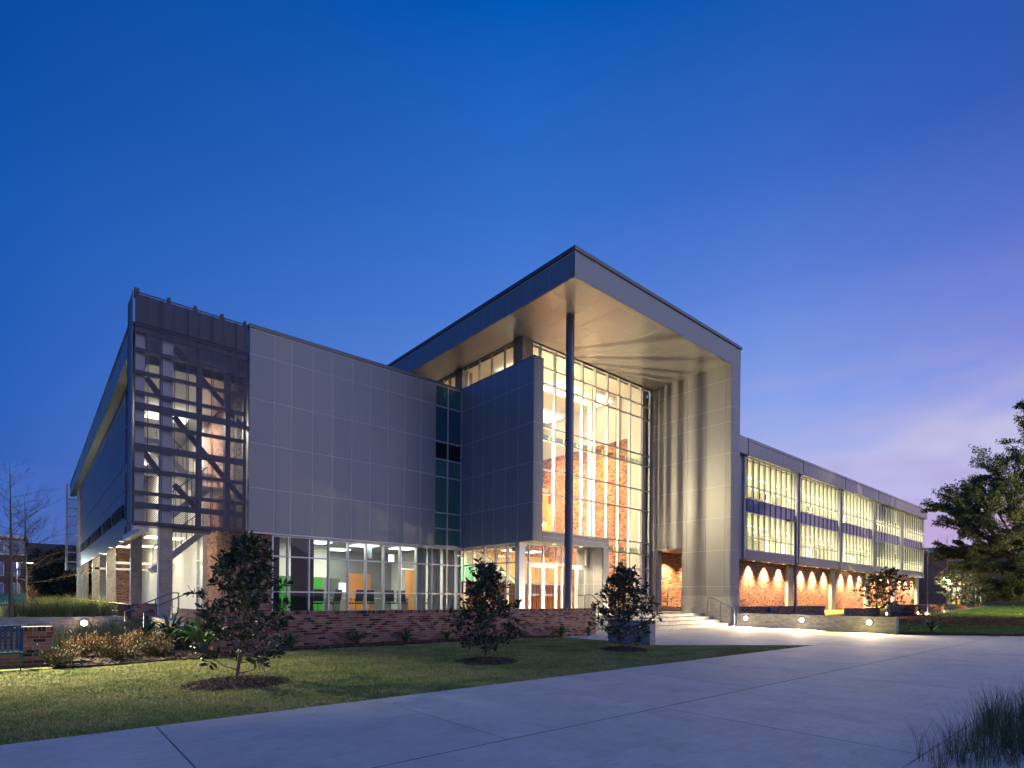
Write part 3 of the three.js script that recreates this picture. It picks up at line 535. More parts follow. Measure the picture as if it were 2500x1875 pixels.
// open stair hall behind the screens
{
  const h = grp('stair_hall', bld);
  panels(h, 'wall_panel', 'x', [-66, -60, -55, -50, -45, -42, -38.5, -34.95], [FL, 2.44, 4.1, 6.2, 8.3, 10.6], 7.0, 7.05, [M.white], 0.02);
  add('wall', box(7.056, 7.6, FL, 12.4, -66, -35), M.greyWall, h);
  add('pilaster', box(6.9, 7.3, FL, 10.6, -33.6, -33.02), M.alu, h);
  for (const y of [FL, 2.0, 3.4, 4.7, 6.2, 7.8]) add('window_frame', box(7.0, 7.1, y - 0.04, y + 0.04, -34.9, -33.62), M.alu, h);
  for (const z of [-34.88, -34.25, -33.66]) add('window_frame', box(6.98, 7.09, FL, 10.5, z - 0.04, z + 0.04), M.alu, h);
  add('pane', quadX(-34.9, -33.62, FL, 10.5, 7.06), M.greenGlass, h);
  add('deck', box(3.5, 7.0, 0.2, FL - 0.006, -66, -25.32), M.concrete, h);
  add('beam', box(4.27, 5.6, 4.0, 4.16, -25.7, -25.4), M.signScreen, h); add('beam', box(3.3, 7, 4.62, 4.9, -31, -30.7), M.alu, h); add('beam', box(3.6, 7, 3.35, 3.5, -41.3, -41.1), M.alu, h); add('beam', box(3.6, 7, 3.35, 3.5, -51.4, -51.2), M.alu, h); add('beam', box(3.3, 7, 7.1, 7.5, -31, -30.7), M.alu, h);
  // stair flights with baluster rails
  for (const [a, b] of [[[4.3, 4.6, -29.4], [6.2, 6.4, -29.4]], [[6.2, 6.45, -30.2], [4.3, 8.2, -30.2]], [[4.2, 2.6, -30.2], [6.2, 4.5, -30.2]]]) {
    add('stair_flight', bar(a, b, 1.1, 0.28), M.white, h); add('stair_rail', bar([a[0], a[1] + 1.05, a[2] + 0.5], [b[0], b[1] + 1.05, b[2] + 0.5], 0.05, 0.05), M.steel, h);
    for (let i = 0; i <= 9; i++) { const t = i / 9, x = lerp(a[0], b[0], t), y = lerp(a[1], b[1], t); add('baluster', box(x - 0.014, x + 0.014, y + 0.1, y + 1.05, a[2] + 0.48, a[2] + 0.51), M.steel, h); }
  }
  add('stair_landing', box(5.9, 6.95, 6.3, 6.5, -31, -28.6), M.white, h); add('stair_landing', box(3.6, 4.5, 8.1, 8.3, -31, -28.6), M.white, h);
  // brick piers behind the columns at the far end
  add('brick_pier', box(5.0, 6.9, FL, 10.5, -66.5, -66.1), M.rust, h);
  const bp = grp('brick_wall', bld); add('mortar', box(5.4, 7.0, FL, 10.5, -56.5, -56.1), M.mortar, bp); brickFace(bp, 'z', 5.4, 7.0, FL, 10.5, -56.09, 1, 0);
}
// ceiling lamps of the stair hall, hung under its beams
function panelLamp(parent, x, y, z, w, d, lum, col, emit = L.white) {
  const lamp = add('lamp', box(x - w / 2, x + w / 2, y, y + 0.05, z - d / 2, z + d / 2), emit, parent); lamp.castShadow = false;
  const a = new THREE.RectAreaLight(RGB(...col), lum, w, d); a.position.set(x, y - 0.02, z); a.rotation.x = -Math.PI / 2; scene.add(a); return a;
}
{
  const h = grp('stair_hall_lighting', bld);
  panelLamp(h, 5.2, 4.4, -33.4, 1.6, 1.2, 19, [1, 0.9, 0.66]); panelLamp(h, 5.2, 4.4, -40, 1.6, 1.2, 18, [1, 0.88, 0.62]); panelLamp(h, 5.2, 5.0, -50, 1.6, 1.2, 18, [1, 0.88, 0.62]); panelLamp(h, 5.2, 10.45, -32.5, 1.8, 2, 100, [1, 0.92, 0.72]);
  panelLamp(h, 5.2, 10.45, -46, 1.8, 2, 60, [1, 0.9, 0.68]); panelLamp(h, 5.2, 5.0, -60, 1.6, 1.2, 18, [1, 0.86, 0.6]);
}
// ---------------------------------------------------------------- the long wing: five bays
{
  const X1 = 38.25, BW = 9.3, zf = -19.35;
  function bay(x, n) {
    const b = grp('wing_bay', bld, [x, 0, 0]);
    add('fascia', box(0.06, BW - 0.06, 11.72, 12.68, zf + 0.001, zf + 0.36), M.joint, b);
    panels(b, 'fascia_panel', 'z', range(0.06, BW - 0.06, 10), [11.7, 12.66], zf + 0.361, zf + 0.39, [M.wingPanel], 0.016, 0, M.cap);
    
    add('fascia_cap', box(0.06, BW - 0.06, 12.7, 12.9, zf - 0.2, zf + 0.39), M.wingPanel, b);
    add('soffit', box(0.06, BW - 0.06, 11.69, 11.72, zf, zf + 0.36), M.wingPanel, b);
    const ms = [0.36, 0.66, 1.58, 2.48, 3.4, 4.32, 5.24, 6.16, 7.06, 7.98, 8.62];
    const ys = [5.09, 5.96, 7.77, 8.78, 9.66, 11.66];
    for (const m of ms) { add('mullion', box(m - 0.021, m + 0.021, 5.06, 11.68, zf - 0.02, zf + 0.035), M.wingMullion, b); add('mullion_back', box(m - 0.025, m + 0.025, 5.06, 11.68, zf - 0.14, zf - 0.021), M.white, b); };
    for (const y of ys) add('transom', box(0.3, 8.65, y - 0.03, y + 0.03, zf - 0.1, zf + 0.05), M.alu, b);
    for (let i = 0; i < 10; i++) for (let j = 0; j < 5; j++) { const a = ms[i] + 0.025, c = ms[i + 1] - 0.025; if (j === 2) add('spandrel', box(a, c, ys[j] + 0.03, ys[j + 1] - 0.03, zf - 0.03, zf - 0.01), M.spandrel, b); else add('pane', quadZ(a, c, ys[j] + 0.03, ys[j + 1] - 0.03, zf), M.wingPane, b); }
    add('edge_fin', box(0.04, 0.14, 4.5, 11.69, zf - 0.3, zf + 0.12), M.alu, b); add('edge_fin', box(BW - 0.42, BW - 0.3, 4.5, 11.69, zf - 0.3, zf + 0.12), M.alu, b);
    add('recess', box(BW - 0.3, BW + 0.04, 4.45, 11.69, zf - 0.42, zf - 0.3), M.wingPanel, b);
    add('sill_backing', box(0.15, BW - 0.43, 4.44, 5.05, zf - 0.2, zf - 0.001), M.joint, b);
    panels(b, 'sill_panel', 'z', range(0.15, BW - 0.43, 10), [4.42, 5.055], zf, zf + 0.03, [M.wingPanel], 0.016, 0, M.cap);
    add('underside', box(0.0, BW, 4.38, 4.42, -21.0, zf + 0.03), M.wingPanel, b);
    add('column', box(BW - 0.45, BW + 0.45, 0.3, 4.38, -20.5, -19.92), M.concrete, b); add('column_edge', box(BW + 0.452, BW + 0.5, 0.3, 4.38, -20.1, -19.95), M.alu, b);
    for (const lx of [2.55, 5.05, 7.6]) downlight(b, lx + 0, 4.375, -19.75, 0, 0.5, [1, 0.5, 0.2]);
    return b;
  }
  const first = bay(X1, 0);
  for (let k = 1; k < 5; k++) { const c = first.clone(); c.position.x = X1 + BW * k; bld.add(c); }
  for (let k = 0; k < 5; k++) for (const lx of [2.55, 5.05, 7.6]) { const x = X1 + BW * k + lx, s = new THREE.SpotLight(RGB(1, 0.64, 0.31), 620, 0, 0.8, 1, 2); s.position.set(x, 4.33, -19.75); s.target.position.set(x, 0.4, -20.16); s.castShadow = true; s.shadow.radius = 1.5; scene.add(s, s.target); }
  // the piece of wing before the first bay, mostly behind the pier
  const e = grp('wing_link', bld);
  add('fascia', box(31.03, X1 - 0.06, 11.7, 12.88, zf, zf + 0.38), M.wingPanel, e); add('wall', box(31.03, X1, 4.42, 11.7, zf - 0.3, zf - 0.02), M.wingPanel, e); add('underside', box(33, X1, 4.38, 4.42, -21, zf), M.wingPanel, e);
  const bw = grp('wing_brick_wall', bld); add('mortar', box(33.9, X1 + BW * 5, 0.2, 4.379, -20.6, -20.16), M.mortar, bw); brickFace(bw, 'z', 33.9, X1 + BW * 5, 0.2, 4.37, -20.15, 1, 0, { dark: 1.1 });
  // rooms behind the glass
  const rm = grp('wing_rooms', bld), xa = 34.2, xb = X1 + BW * 5 - 0.3, zb = -29;
  for (const [y0, y1] of [[4.5, 7.9], [8.55, 11.75]]) {
    add('floor', box(xa, xb, y0, y0 + 0.1, zb, zf - 0.36), M.floor, rm); add('ceiling', box(xa, xb, y1 - 0.1, y1, zb, zf - 0.36), M.ceiling, rm); add('wall', box(xa, xb, y0 + 0.1, y1 - 0.1, zb - 0.1, zb), M.white, rm);
    for (let k = 0; k < 5; k++) {
      const x = X1 + BW * k;
      add('partition', box(x + 8.9, x + 9.0, y0 + 0.1, y1 - 0.1, zb, -25.5 + (k % 2) * 1.5), M.white, rm);
      add('room_column', box(x + 4.3, x + 4.75, y0 + 0.1, y1 - 0.1, -24.2, -23.7), M.white, rm);
      for (const [dx, dz] of [[1.2, -21.6], [3.4, -21.6], [5.8, -21.6], [8, -21.6], [1.2, -23.6], [3.4, -23.6], [5.8, -23.6], [8, -23.6], [2.3, -26], [6.8, -26]]) { const l = add('lamp', box(x + dx - 0.6, x + dx + 0.6, y1 - 0.5, y1 - 0.42, dz - 0.09, dz + 0.09), L.white, rm); l.castShadow = false; }
      const a = new THREE.RectAreaLight(RGB(1, 0.9, 0.56), 40, 8, 1.4); a.position.set(x + 4.6, y1 - 0.55, -22.6); a.rotation.x = -Math.PI / 2; scene.add(a);
      if (k > 2) add('blind', box(x + 0.4, x + 8.6, y1 - 1.6, y1 - 0.12, zf - 0.42, zf - 0.4), M.sheer, rm);
    }
    add('end_wall', box(xb, xb + 0.25, 4.42, 11.69, zb, zf), M.wingPanel, rm);
  }
  add('roof', box(31.1, X1 + BW * 5, 12.0, 12.6, zb - 0.2, zf), M.cap, rm);
  const an = grp('annex_wall', bld); add('mortar', box(86.5, 91, 0.5, 3.3, -22.4, -22), M.mortar, an); brickFace(an, 'z', 86.5, 91, 0.5, 3.3, -21.99, 1); add('render', box(91.02, 94.5, 0.5, 3.0, -22.6, -22.2), M.concrete, an);
}
// ---------------------------------------------------------------- interiors
{
  const r = grp('lobby', bld);
  add('floor', box(18.4, 36, FL - 0.1, FL, -44, ZG - 0.17), M.floor, r);
  panels(r, 'ceiling_panel', 'y', range(19.15, 30, 9), range(-44, ZG - 0.17, 18), SOF - 0.15, SOF - 0.1, [M.ceiling], 0.02);
  add('wall', box(18.4, 36, FL, SOF, -44.2, -44), M.plaster, r);
  add('wall', box(29.42, 29.6, FL, SOF - 0.15, -44, ZG - 0.17), M.plaster, r); add('wall_end', box(29.25, 29.99, FL, SOF - 0.15, -22.3, ZG - 0.3), M.plaster, r);
  const b = grp('lobby_brick_wall', bld); add('mortar', box(29.3, 29.4, FL, 11.9, -44, -22.4), M.mortar, b); brickFace(b, 'x', -44, -22.35, FL, 11.9, 29.28, -1, 0, { dark: 0.8 });
  add('bulkhead', box(19.2, 29.2, 12.4, 14.6, -40, -31), M.plaster, r);
  add('interior_column', box(26.5, 26.85, FL, SOF - 0.15, -23.55, -23.2), M.plaster, r);
  add('wall', box(18.7, 19.1, 4.7, 12.2, -44, ZG - 0.6), M.plaster, r);
  // wood slat wall on the left, floor edges, slotted timber balustrades
  for (let i = 0; i < 22; i++) add('wall_slat', box(19.2 + (i % 2) * 0.03, 19.3, 5.2, 11.2, -24.0 - i * 0.22, -23.86 - i * 0.22), M.slat, r);
  for (let i = 0; i < 40; i++) add('wall_slat', box(22.3 + i * 0.17, 22.42 + i * 0.17, FL, 2.4, -27.7, -27.62 + (i % 3) * 0.02), M.slat, r);
  add('slat_backing', box(22.3, 29.2, FL, 2.38, -27.9, -27.75), M.slat, r);
  function slotted(name, x0, x1, y0, y1, z, dy = 0) {   // sawn board with upright slots; dy tilts it along a flight
    const sh = new THREE.Shape([[x0, y0], [x1, y0 + dy], [x1, y1 + dy], [x0, y1]].map((p) => new THREE.Vector2(...p)));
    for (let x = x0 + 0.12; x < x1 - 0.1; x += 0.17) { const t = (x - x0) / (x1 - x0), o = dy * t, a = y0 + o + rr(0.22, 0.34), c = y1 + o - rr(0.15, 0.42); const hole = new THREE.Path([[x - 0.022, a], [x + 0.022, a], [x + 0.022, c], [x - 0.022, c]].map((p) => new THREE.Vector2(...p))); sh.holes.push(hole); }
    const g = new THREE.ExtrudeGeometry(sh, { depth: 0.05, bevelEnabled: false }); g.translate(0, 0, z); return add(name, uvm(g), M.wood, r);
  }
  const boards = (z0, z1, y0, y1, x) => { for (let z = z0; z > z1; z -= 0.34) { const q = Math.max(z1, z - 0.3); add('balustrade', box(x - 0.05, x, y0, y1, q, z), M.wood, r); } };
  slotted('balustrade', 19.2, 24.45, 6.35, 8.3, -25.0); boards(-25.0, -28.9, 6.35, 8.3, 24.45); slotted('balustrade', 24.46, 29.2, 6.35, 8.3, -29.0);
  add('balcony', box(19.2, 24.4, 6.05, 6.34, -44, -25.02), M.ceiling, r); add('balcony', box(24.41, 29.2, 6.05, 6.34, -44, -29.02), M.ceiling, r);
  slotted('balustrade', 21.95, 24.6, 2.58, 4.0, -25.0); boards(-25.0, -27.2, 2.58, 4.0, 24.6); slotted('balustrade', 24.61, 29.2, 2.58, 4.0, -27.3); slotted('balustrade', 18.6, 21.95, 4.52, 6.05, -25.05, -1.94);
  add('stair_landing', box(21.95, 24.54, 2.4, 2.56, -28, -25.06), M.ceiling, r); add('stair_landing', box(24.55, 29.2, 2.4, 2.56, -28, -27.31), M.ceiling, r); add('stair_flight', bar([18.6, 4.4, -26.1], [21.95, 2.46, -26.1], 1.9, 0.2), M.ceiling, r);
  add('desk', box(19.6, 22.2, FL, 1.75, -28.4, -27.6), M.wood, r); add('teal_wall', box(18.42, 27, 2.6, 4.4, -31.3, -31.1), M.teal, r); add('display_wall', box(18.6, 21.4, FL, 2.58, -31.28, -31.1), P(0.6, 0.42, 0.2), r);
  for (let i = 0; i < 7; i++) add('display_board', box(18.9 + i * 0.36, 19.1 + i * 0.36 + (i % 2) * 0.08, 1.5 + (i % 3) * 0.22, 2.0 + (i % 2) * 0.3, -31.09, -31.06), L.cool, r);
  add('lobby_ceiling', box(18.45, 19.1, 4.1, 4.2, -31, -20.8), M.ceiling, r); add('exit_sign', box(19.35, 19.75, 3.75, 4.0, -22.2, -22.17), P(0.75, 0.2, 0.18), r);
  const lg = grp('lobby_lighting', bld), wc = [1, 0.8, 0.5];
  for (const [x, z] of [[21.5, -24.5], [25, -24.5], [28, -24.5], [21.5, -29], [25, -29], [28, -29]]) panelLamp(lg, x, 14.5, z, 2.2, 1.6, 2.6, wc);
  for (const [x, z] of [[20.5, -29.5], [23.5, -29.5], [26.5, -29.5]]) panelLamp(lg, x, 5.62, z, 2.4, 0.5, 26, wc, L.warm);
  for (const [x, z] of [[20.8, -26.4], [23.4, -26.4], [27, -29.8]]) panelLamp(lg, x, 5.96, z, 1.5, 0.12, 60, wc, L.white);
  panelLamp(lg, 20.6, 4.05, -23, 2.2, 1, 40, wc); panelLamp(lg, 20.5, 4.5, -30.3, 2.4, 0.8, 90, wc);
  panelLamp(lg, 25.5, 9.6, -29, 3, 1.0, 4, wc);
  for (const [x, y, z, cd] of [[22.9, 5.98, -25.3, 40], [24.2, 5.98, -25.3, 40], [26.6, 5.9, -29.6, 40]]) { const bulb = add('lamp_bulb', new THREE.SphereGeometry(0.07, 16, 10).translate(x, y, z), L.white, lg); bulb.castShadow = false; const s2 = new THREE.PointLight(RGB(...wc), cd, 0, 2); s2.position.set(x, y, z); s2.castShadow = true; s2.shadow.radius = 3; scene.add(s2); }
  for (const z of [-24, -27.5, -31.5]) { const d = add('lamp', new THREE.CylinderGeometry(0.1, 0.1, 0.12, 16).translate(25.8, 14.55, z), L.spot, lg); d.castShadow = false; const s3 = new THREE.SpotLight(RGB(1, 0.64, 0.25), 1700, 0, 0.62, 1, 2); s3.position.set(25.8, 14.45, z); s3.target.position.set(29.3, 5, z - 1.5); s3.castShadow = true; s3.shadow.radius = 5; scene.add(s3, s3.target); }
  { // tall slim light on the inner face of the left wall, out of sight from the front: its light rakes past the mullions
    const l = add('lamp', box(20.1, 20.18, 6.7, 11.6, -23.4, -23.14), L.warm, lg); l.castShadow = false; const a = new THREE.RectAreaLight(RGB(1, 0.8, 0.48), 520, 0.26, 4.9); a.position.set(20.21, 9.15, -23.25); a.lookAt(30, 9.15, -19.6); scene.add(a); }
  // the studio behind the ground-floor windows
  const s = grp('studio', bld);
  add('floor', box(7.6, 18.2, FL - 0.1, FL, -34, -25.46), M.carpet, s); add('ceiling', box(7.6, 18.2, 4.3, 4.4, -34, -25.46), M.greyWall, s);
  add('back_wall', box(7.6, 18.2, FL, 4.3, -33.4, -33.2), M.greyWall, s); add('side_wall', box(18.1, 18.25, FL, 4.3, -34, -25.5), M.white, s);
  add('curtain', box(8.95, 9.58, FL, 4.25, -25.75, -25.6), M.curtain, s); add('curtain', box(8.02, 8.4, FL, 4.25, -25.75, -25.6), M.curtain, s); add('curtain', box(9.6, 9.95, FL, 4.25, -25.75, -25.6), M.curtain, s);
  add('green_screen', box(8.3, 12.2, FL, 2.5, -30.2, -30.1), M.green, s); add('white_panel', box(8.3, 12.6, 2.55, 4.28, -30.25, -30.15), M.white, s);
  add('dark_partition', box(12.62, 13.2, FL, 2.5, -30.6, -30.1), P(0.05, 0.07, 0.06), s);
  add('wood_door', box(14.9, 16.6, FL, 2.95, -33.19, -33.14), M.door, s); add('wood_door', box(17.0, 17.8, FL, 3.1, -29.5, -29.44), M.door, s);
  add('screen_display', box(13.05, 13.5, 1.75, 2.25, -29.9, -29.87), L.cool, s); add('wall_notice', box(16.1, 16.45, 3.6, 4.0, -29.9, -29.87), L.white, s); add('window_frame', box(16.6, 16.7, FL, 4.2, -29.5, -29.4), M.white, s); add('window_frame', box(16.6, 18.1, 3.12, 3.2, -29.5, -29.4), M.white, s);
  for (let i = 0; i < 5; i++) add('cable_loop', bar([13.55 + i * 0.07, 4.25, -27.6], [13.6 + i * 0.07, 3.55, -27.6], 0.02, 0.02), P(0.3, 0.42, 0.55), s);
  for (const [x0, x1] of [[15.5, 16.1], [16.2, 17.05], [17.15, 18.0]]) { const n = 26, g = new THREE.PlaneGeometry(x1 - x0, 3.5, n, 1), p = g.attributes.position; for (let i = 0; i < p.count; i++) p.setZ(i, 0.05 * Math.sin((p.getX(i)) * 42)); g.computeVertexNormals(); g.translate((x0 + x1) / 2, FL + 1.75, -25.75); add('curtain', g, M.sheer, s); }
  const sl = grp('studio_lighting', bld); for (const [x, z] of [[11, -28], [13.6, -28], [16, -28], [13.6, -31.5]]) panelLamp(sl, x, 4.2, z, 1.2, 1.2, 24, [0.95, 1, 0.8], L.cool);
}
// ---------------------------------------------------------------- brick walls, benches, low concrete walls
function brickWall(label, axis, u0, u1, y0, y1, face, dir, thick, single, opt = {}) {
  const w = thing('brick_wall', label, 'wall', [0, 0, 0], 0, opt.group), a = face - dir * 0.008, b = face - dir * thick;
  add('mortar', axis === 'z' ? box(u0 + 0.006, u1 - 0.006, y0, y1 + 0.1, a, b) : box(a, b, y0, y1 + 0.1, u0 + 0.006, u1 - 0.006), M.mortar, w);
  brickFace(w, axis, u0, u1, y0, y1, face, dir, single, { cap: 1, ...opt }); return w;
}
{
  const w = brickWall('long low brick wall with an upright brick cap across the front of the terrace', 'z', 3.42, 17.74, 0.02, 0.985, -15.23, 1, 0.3, 290);
  // its short return beside the side steps
  add('mortar', box(3.428, 3.7, 0.02, 1.08, -19.68, -15.54), M.mortar, w); brickFace(w, 'x', -19.68, -15.25, 0.02, 0.985, 3.42, -1, 0, { cap: 1 });
  add('cap_top', box(3.43, 17.73, 1.086, 1.092, -15.52, -15.25), M.brickTint, w); w.children[w.children.length - 1].material = brickMats[3];
  brickWall('low brick wall between the corner column and the side steps', 'z', 2.95, 3.78, 0.5, 1.06, -25.55, 1, 0.3, 0);
  const lw = brickWall('low brick wall running back under the left front between the grey columns', 'x', -75, -26.3, 0.4, 1.0, 3.0, -1, 0.3, 0, { dark: 0.8 });
  for (const z of [-29.8, -33.05, -39.4, -46.4]) { const b = thing('stone_block', { '-29.8': 'pale concrete block by the left brick wall, nearest the concrete retaining wall', '-33.05': 'pale concrete block by the left brick wall, second from the retaining wall', '-39.4': 'pale concrete block by the left brick wall, third from the retaining wall', '-46.4': 'pale concrete block by the left brick wall, farthest from the retaining wall' }[z], 'block', [2.72, 0, z], 0, 'concrete blocks along the left brick wall'); add('block', box(-0.25, 0.2, 0.5, 0.82, -0.2, 0.25), M.concrete, b); }
  brickWall('brick wall of brown and dark bricks behind the blue slatted bench', 'z', -3.2, 0.36, -0.03, 0.74, -14.7, 1, 0.32, 300);
  const rb = thing('brick_steps', 'stepped low brick wall beside the teal bench on the upper terrace', 'wall');
  for (const [x1, y1, k] of [[-0.05, 1.15, 0], [0.12, 0.95, 1], [0.3, 0.78, 2]]) { add('mortar', box(-0.5, x1 - 0.006, 0.3, y1 + 0.09, -32.9 + k * 0.35, -32.62 + k * 0.35), M.mortar, rb); brickFace(rb, 'z', -0.5, x1, 0.5, y1, -32.6 + k * 0.35, 1, 0, { cap: 1 }); }
  // right-hand walls
  brickWall('low brick wall with a dark cap in front of the first bay of the long wing', 'z', 31.2, 45.2, 0.1, 0.98, -16.4, 1, 0.3, 0, { dark: 1.6 });
  const st = thing('seat_wall', 'low brick seat wall with a taller lit brick block at its left end', 'wall'); add('mortar', box(35.2, 41.6, 0.1, 0.72, -16.3, -15.72), M.mortar, st); brickFace(st, 'z', 35.2, 41.6, 0.1, 0.66, -15.7, 1, 0, { cap: 1 }); add('mortar', box(35.9, 36.9, 0.1, 1.02, -16.3, -15.76), M.mortar, st); brickFace(st, 'z', 35.9, 36.9, 0.77, 0.95, -15.75, 1, 0, { cap: 1 });
  brickWall('dim brick wall lit yellow at its left end beyond the concrete wall', 'z', 43.4, 50, 0.1, 0.84, -14.2, 1, 0.3, 0);
  brickWall('long dark brick wall behind the row of black benches', 'z', 50, 80, 0.2, 1.1, -13.4, 1, 0.3, 0, { dark: 2 });
  const lights = [[47.0, -12.9], [52.9, -12.4], [59.6, -12.1], [68.3, -12.1], [75.4, -11.9]];
  lights.forEach(([x, z], i) => {
    if (i) { const p = thing('brick_pier', ['', 'brick pier with a bright wall light nearest the tall pole', 'brick pier with a wall light second from the tall pole', 'brick pier with a wall light third from the tall pole', 'brick pier with a wall light at the far end of the bench row'][i], 'pier'); add('mortar', box(x - 0.42, x + 0.42, 0.1, 1.0, z - 0.8, z - 0.108), M.mortar, p); brickFace(p, 'z', x - 0.43, x + 0.43, 0.15, 0.98, z - 0.1, 1, 0, { cap: 1 }); brickFace(p, 'x', z - 0.8, z - 0.1, 0.15, 0.98, x - 0.43, -1, 0, { cap: 1 }); }
    wallLight([x, 0.56, z - 0.04], [0, 0, 1], ['small bright light by the left end of the dark brick wall', 'small bright wall light on the brick pier nearest the tall pole', 'small wall light on the second brick pier', 'small wall light on the third brick pier', 'small wall light on the farthest brick pier'][i], 16, 0.09);
    if (i > 0 && i < 5) { const b = thing('park_bench', ['', 'black slatted bench left of the first lit brick pier', 'black slatted bench between the first and second lit brick piers', 'black slatted bench between the second and third lit brick piers', 'black slatted bench before the last lit brick pier'][i], 'bench', [x - 2.6, 0.18 + 0.05 * i, z - 0.55], 0, 'black benches along the right brick wall'); benchParts(b, 3.2, M.dark); }
  });
}
function wallLight(p, n, label, cd, r = 0.06, group) {
  const g = thing('wall_light', label, 'wall light', p, 0, group);
  const q = new THREE.Quaternion().setFromUnitVectors(new THREE.Vector3(0, 1, 0), new THREE.Vector3(...n));
  const ring = new THREE.CylinderGeometry(r * 1.35, r * 1.45, 0.03, 24); ring.applyQuaternion(q); add('housing', ring, M.aluDark, g);
  const lens = new THREE.SphereGeometry(r, 20, 10, 0, Math.PI * 2, 0, Math.PI / 2); lens.scale(1, 0.8, 1); lens.applyQuaternion(q); lens.translate(n[0] * 0.016, n[1] * 0.016, n[2] * 0.016); const l = add('lamp_lens', lens, L.wall, g); l.castShadow = false;
  const s = new THREE.SpotLight(RGB(1, 0.76, 0.46), cd, 0, 1.5, 0.5, 2); s.position.set(p[0] + n[0] * (r * 0.6 + 0.03), p[1], p[2] + n[2] * (r * 0.6 + 0.03)); s.target.position.set(p[0] + n[0] * 2, p[1] - 0.38, p[2] + n[2] * 2); scene.add(s.target); s.castShadow = true; s.shadow.radius = 2.5; scene.add(s);
}
function benchParts(g, len, mat) {   // slats run up the back; the bench faces +z, its base at y = 0
  const n = Math.round(len / 0.083);
  for (let i = 0; i < n; i++) {
    const x = -len / 2 + 0.06 + i * (len - 0.12) / (n - 1), w = 0.024;
    const c = new THREE.CatmullRomCurve3([[x, 0.43, 0.34], [x, 0.455, 0.26], [x, 0.43, 0.0], [x, 0.5, -0.1], [x, 0.82, -0.2], [x, 0.9, -0.235], [x, 0.905, -0.27]].map((p) => new THREE.Vector3(...p)));
    const pts = c.getPoints(12), gs = []; for (let k = 0; k < 12; k++) gs.push(bar(pts[k].toArray(), pts[k + 1].toArray(), w * 2, 0.008));
    add('slat', gs, mat, g);
  }
  for (const [y, z] of [[0.43, 0.35], [0.415, 0.05], [0.82, -0.215], [0.9, -0.28]]) add('rail', cylBetween([-len / 2, y, z], [len / 2, y, z], 0.022, 0.022, 8), mat, g);
  for (const x of [-len / 2 + 0.03, len / 2 - 0.0]) add('leg', [bar([x, 0, 0.3], [x, 0.44, 0.3], 0.05, 0.02), bar([x, 0, -0.2], [x, 0.44, 0.02], 0.05, 0.02), bar([x, 0.42, 0.34], [x, 0.42, -0.03], 0.05, 0.02), bar([x, 0.42, -0.03], [x, 0.88, -0.26], 0.06, 0.02), box(x - 0.06, x + 0.06, 0, 0.012, 0.2, 0.36)], mat, g);
}
{
  const b = thing('park_bench', 'dark blue metal bench with upright strap slats before the brick wall', 'bench', [-1.52, -0.02, -14.1]); benchParts(b, 2.8, M.benchPaint);
  const t = thing('park_bench', 'teal metal bench on the upper terrace behind the concrete wall', 'bench', [-1.5, 0.6, -32.0]); benchParts(t, 2.6, M.benchTeal);
  const p = thing('paver_strip', 'strip of pale grey pavers under the blue bench', 'paving'); p.userData.kind = 'structure';
  for (let j = 0; j < 3; j++) for (let i = 0; i < 12; i++) { const x1 = 0.28 - i * 0.3 - (j % 2) * 0.15; add('paver', box(x1 - 0.29, x1, -0.08, 0.012 + rr(-0.002, 0.002), -14.5 + j * 0.3, -14.21 + j * 0.3), M.pave[(i + j) % 3], p); }
  // concrete retaining wall on the left, with its light
  const c = thing('retaining_wall', 'pale streaked concrete retaining wall with one bright light on the left', 'wall'); add('wall', box(-14, 2.72, -0.1, 0.7, -25.3, -24.86), M.board, c);
  wallLight([1.46, 0.48, -24.84], [0, 0, 1], 'bright round light set in the left concrete wall', 70, 0.1);
  const d = thing('retaining_wall', 'long grey board-marked concrete wall with three bright lights beside the plaza', 'wall'); add('wall', box(30.05, 30.42, -0.2, 0.745, -15.5, -7.86), M.board, d);
  for (const [z, l] of [[-14.95, 'bright round light at the pier end of the long grey concrete wall'], [-12.0, 'bright round light in the middle of the long grey concrete wall'], [-8.95, 'bright round light near the free end of the long grey concrete wall']]) wallLight([30.03, 0.47, z], [-1, 0, 0], l, 160, 0.11);
}
// ---------------------------------------------------------------- street lamps and poles
function lampPole(name, label, x, y0, z, h, lit, arm, cd, col = [1, 0.95, 0.75], dir = [-1, 0], aim) {
  const g = thing(name, label, 'street lamp');
  add('base', new THREE.CylinderGeometry(0.2, 0.24, 0.4, 16).translate(x, y0 + 0.2, z), M.concrete, g);
  add('pole', cylBetween([x, y0 + 0.4, z], [x, y0 + h, z], 0.075, 0.055, 12), M.steel, g);
  const tx = x + dir[0] * arm, tz = z + dir[1] * arm;
  add('arm', cylBetween([x, y0 + h - 0.04, z], [tx, y0 + h, tz], 0.03, 0.025, 8), M.steel, g);
  add('lamp_head', box(tx - 0.28, tx + 0.28, y0 + h - 0.02, y0 + h + 0.06, tz - 0.14, tz + 0.14), M.steel, g);
  const gl = add('lamp', box(tx - 0.22, tx + 0.22, y0 + h - 0.06, y0 + h - 0.022, tz - 0.11, tz + 0.11), lit ? glow(14 * col[0], 14 * col[1], 14 * col[2]) : M.white, g);
  if (lit) { gl.castShadow = false; const s = aim ? new THREE.SpotLight(RGB(...col), cd, 0, aim[3], 0.7, 2) : new THREE.PointLight(RGB(...col), cd, 0, 2); s.position.set(tx, y0 + h - 0.2, tz); if (aim) { s.target.position.set(aim[0], aim[1], aim[2]); scene.add(s.target); } s.shadow.radius = 5; s.castShadow = true; scene.add(s); }
}
lampPole('street_lamp', 'unlit slim dark lamp pole in front of the first bay of the wing', 34.25, 0.3, -14.05, 5.8, 0, 0.8, 0);
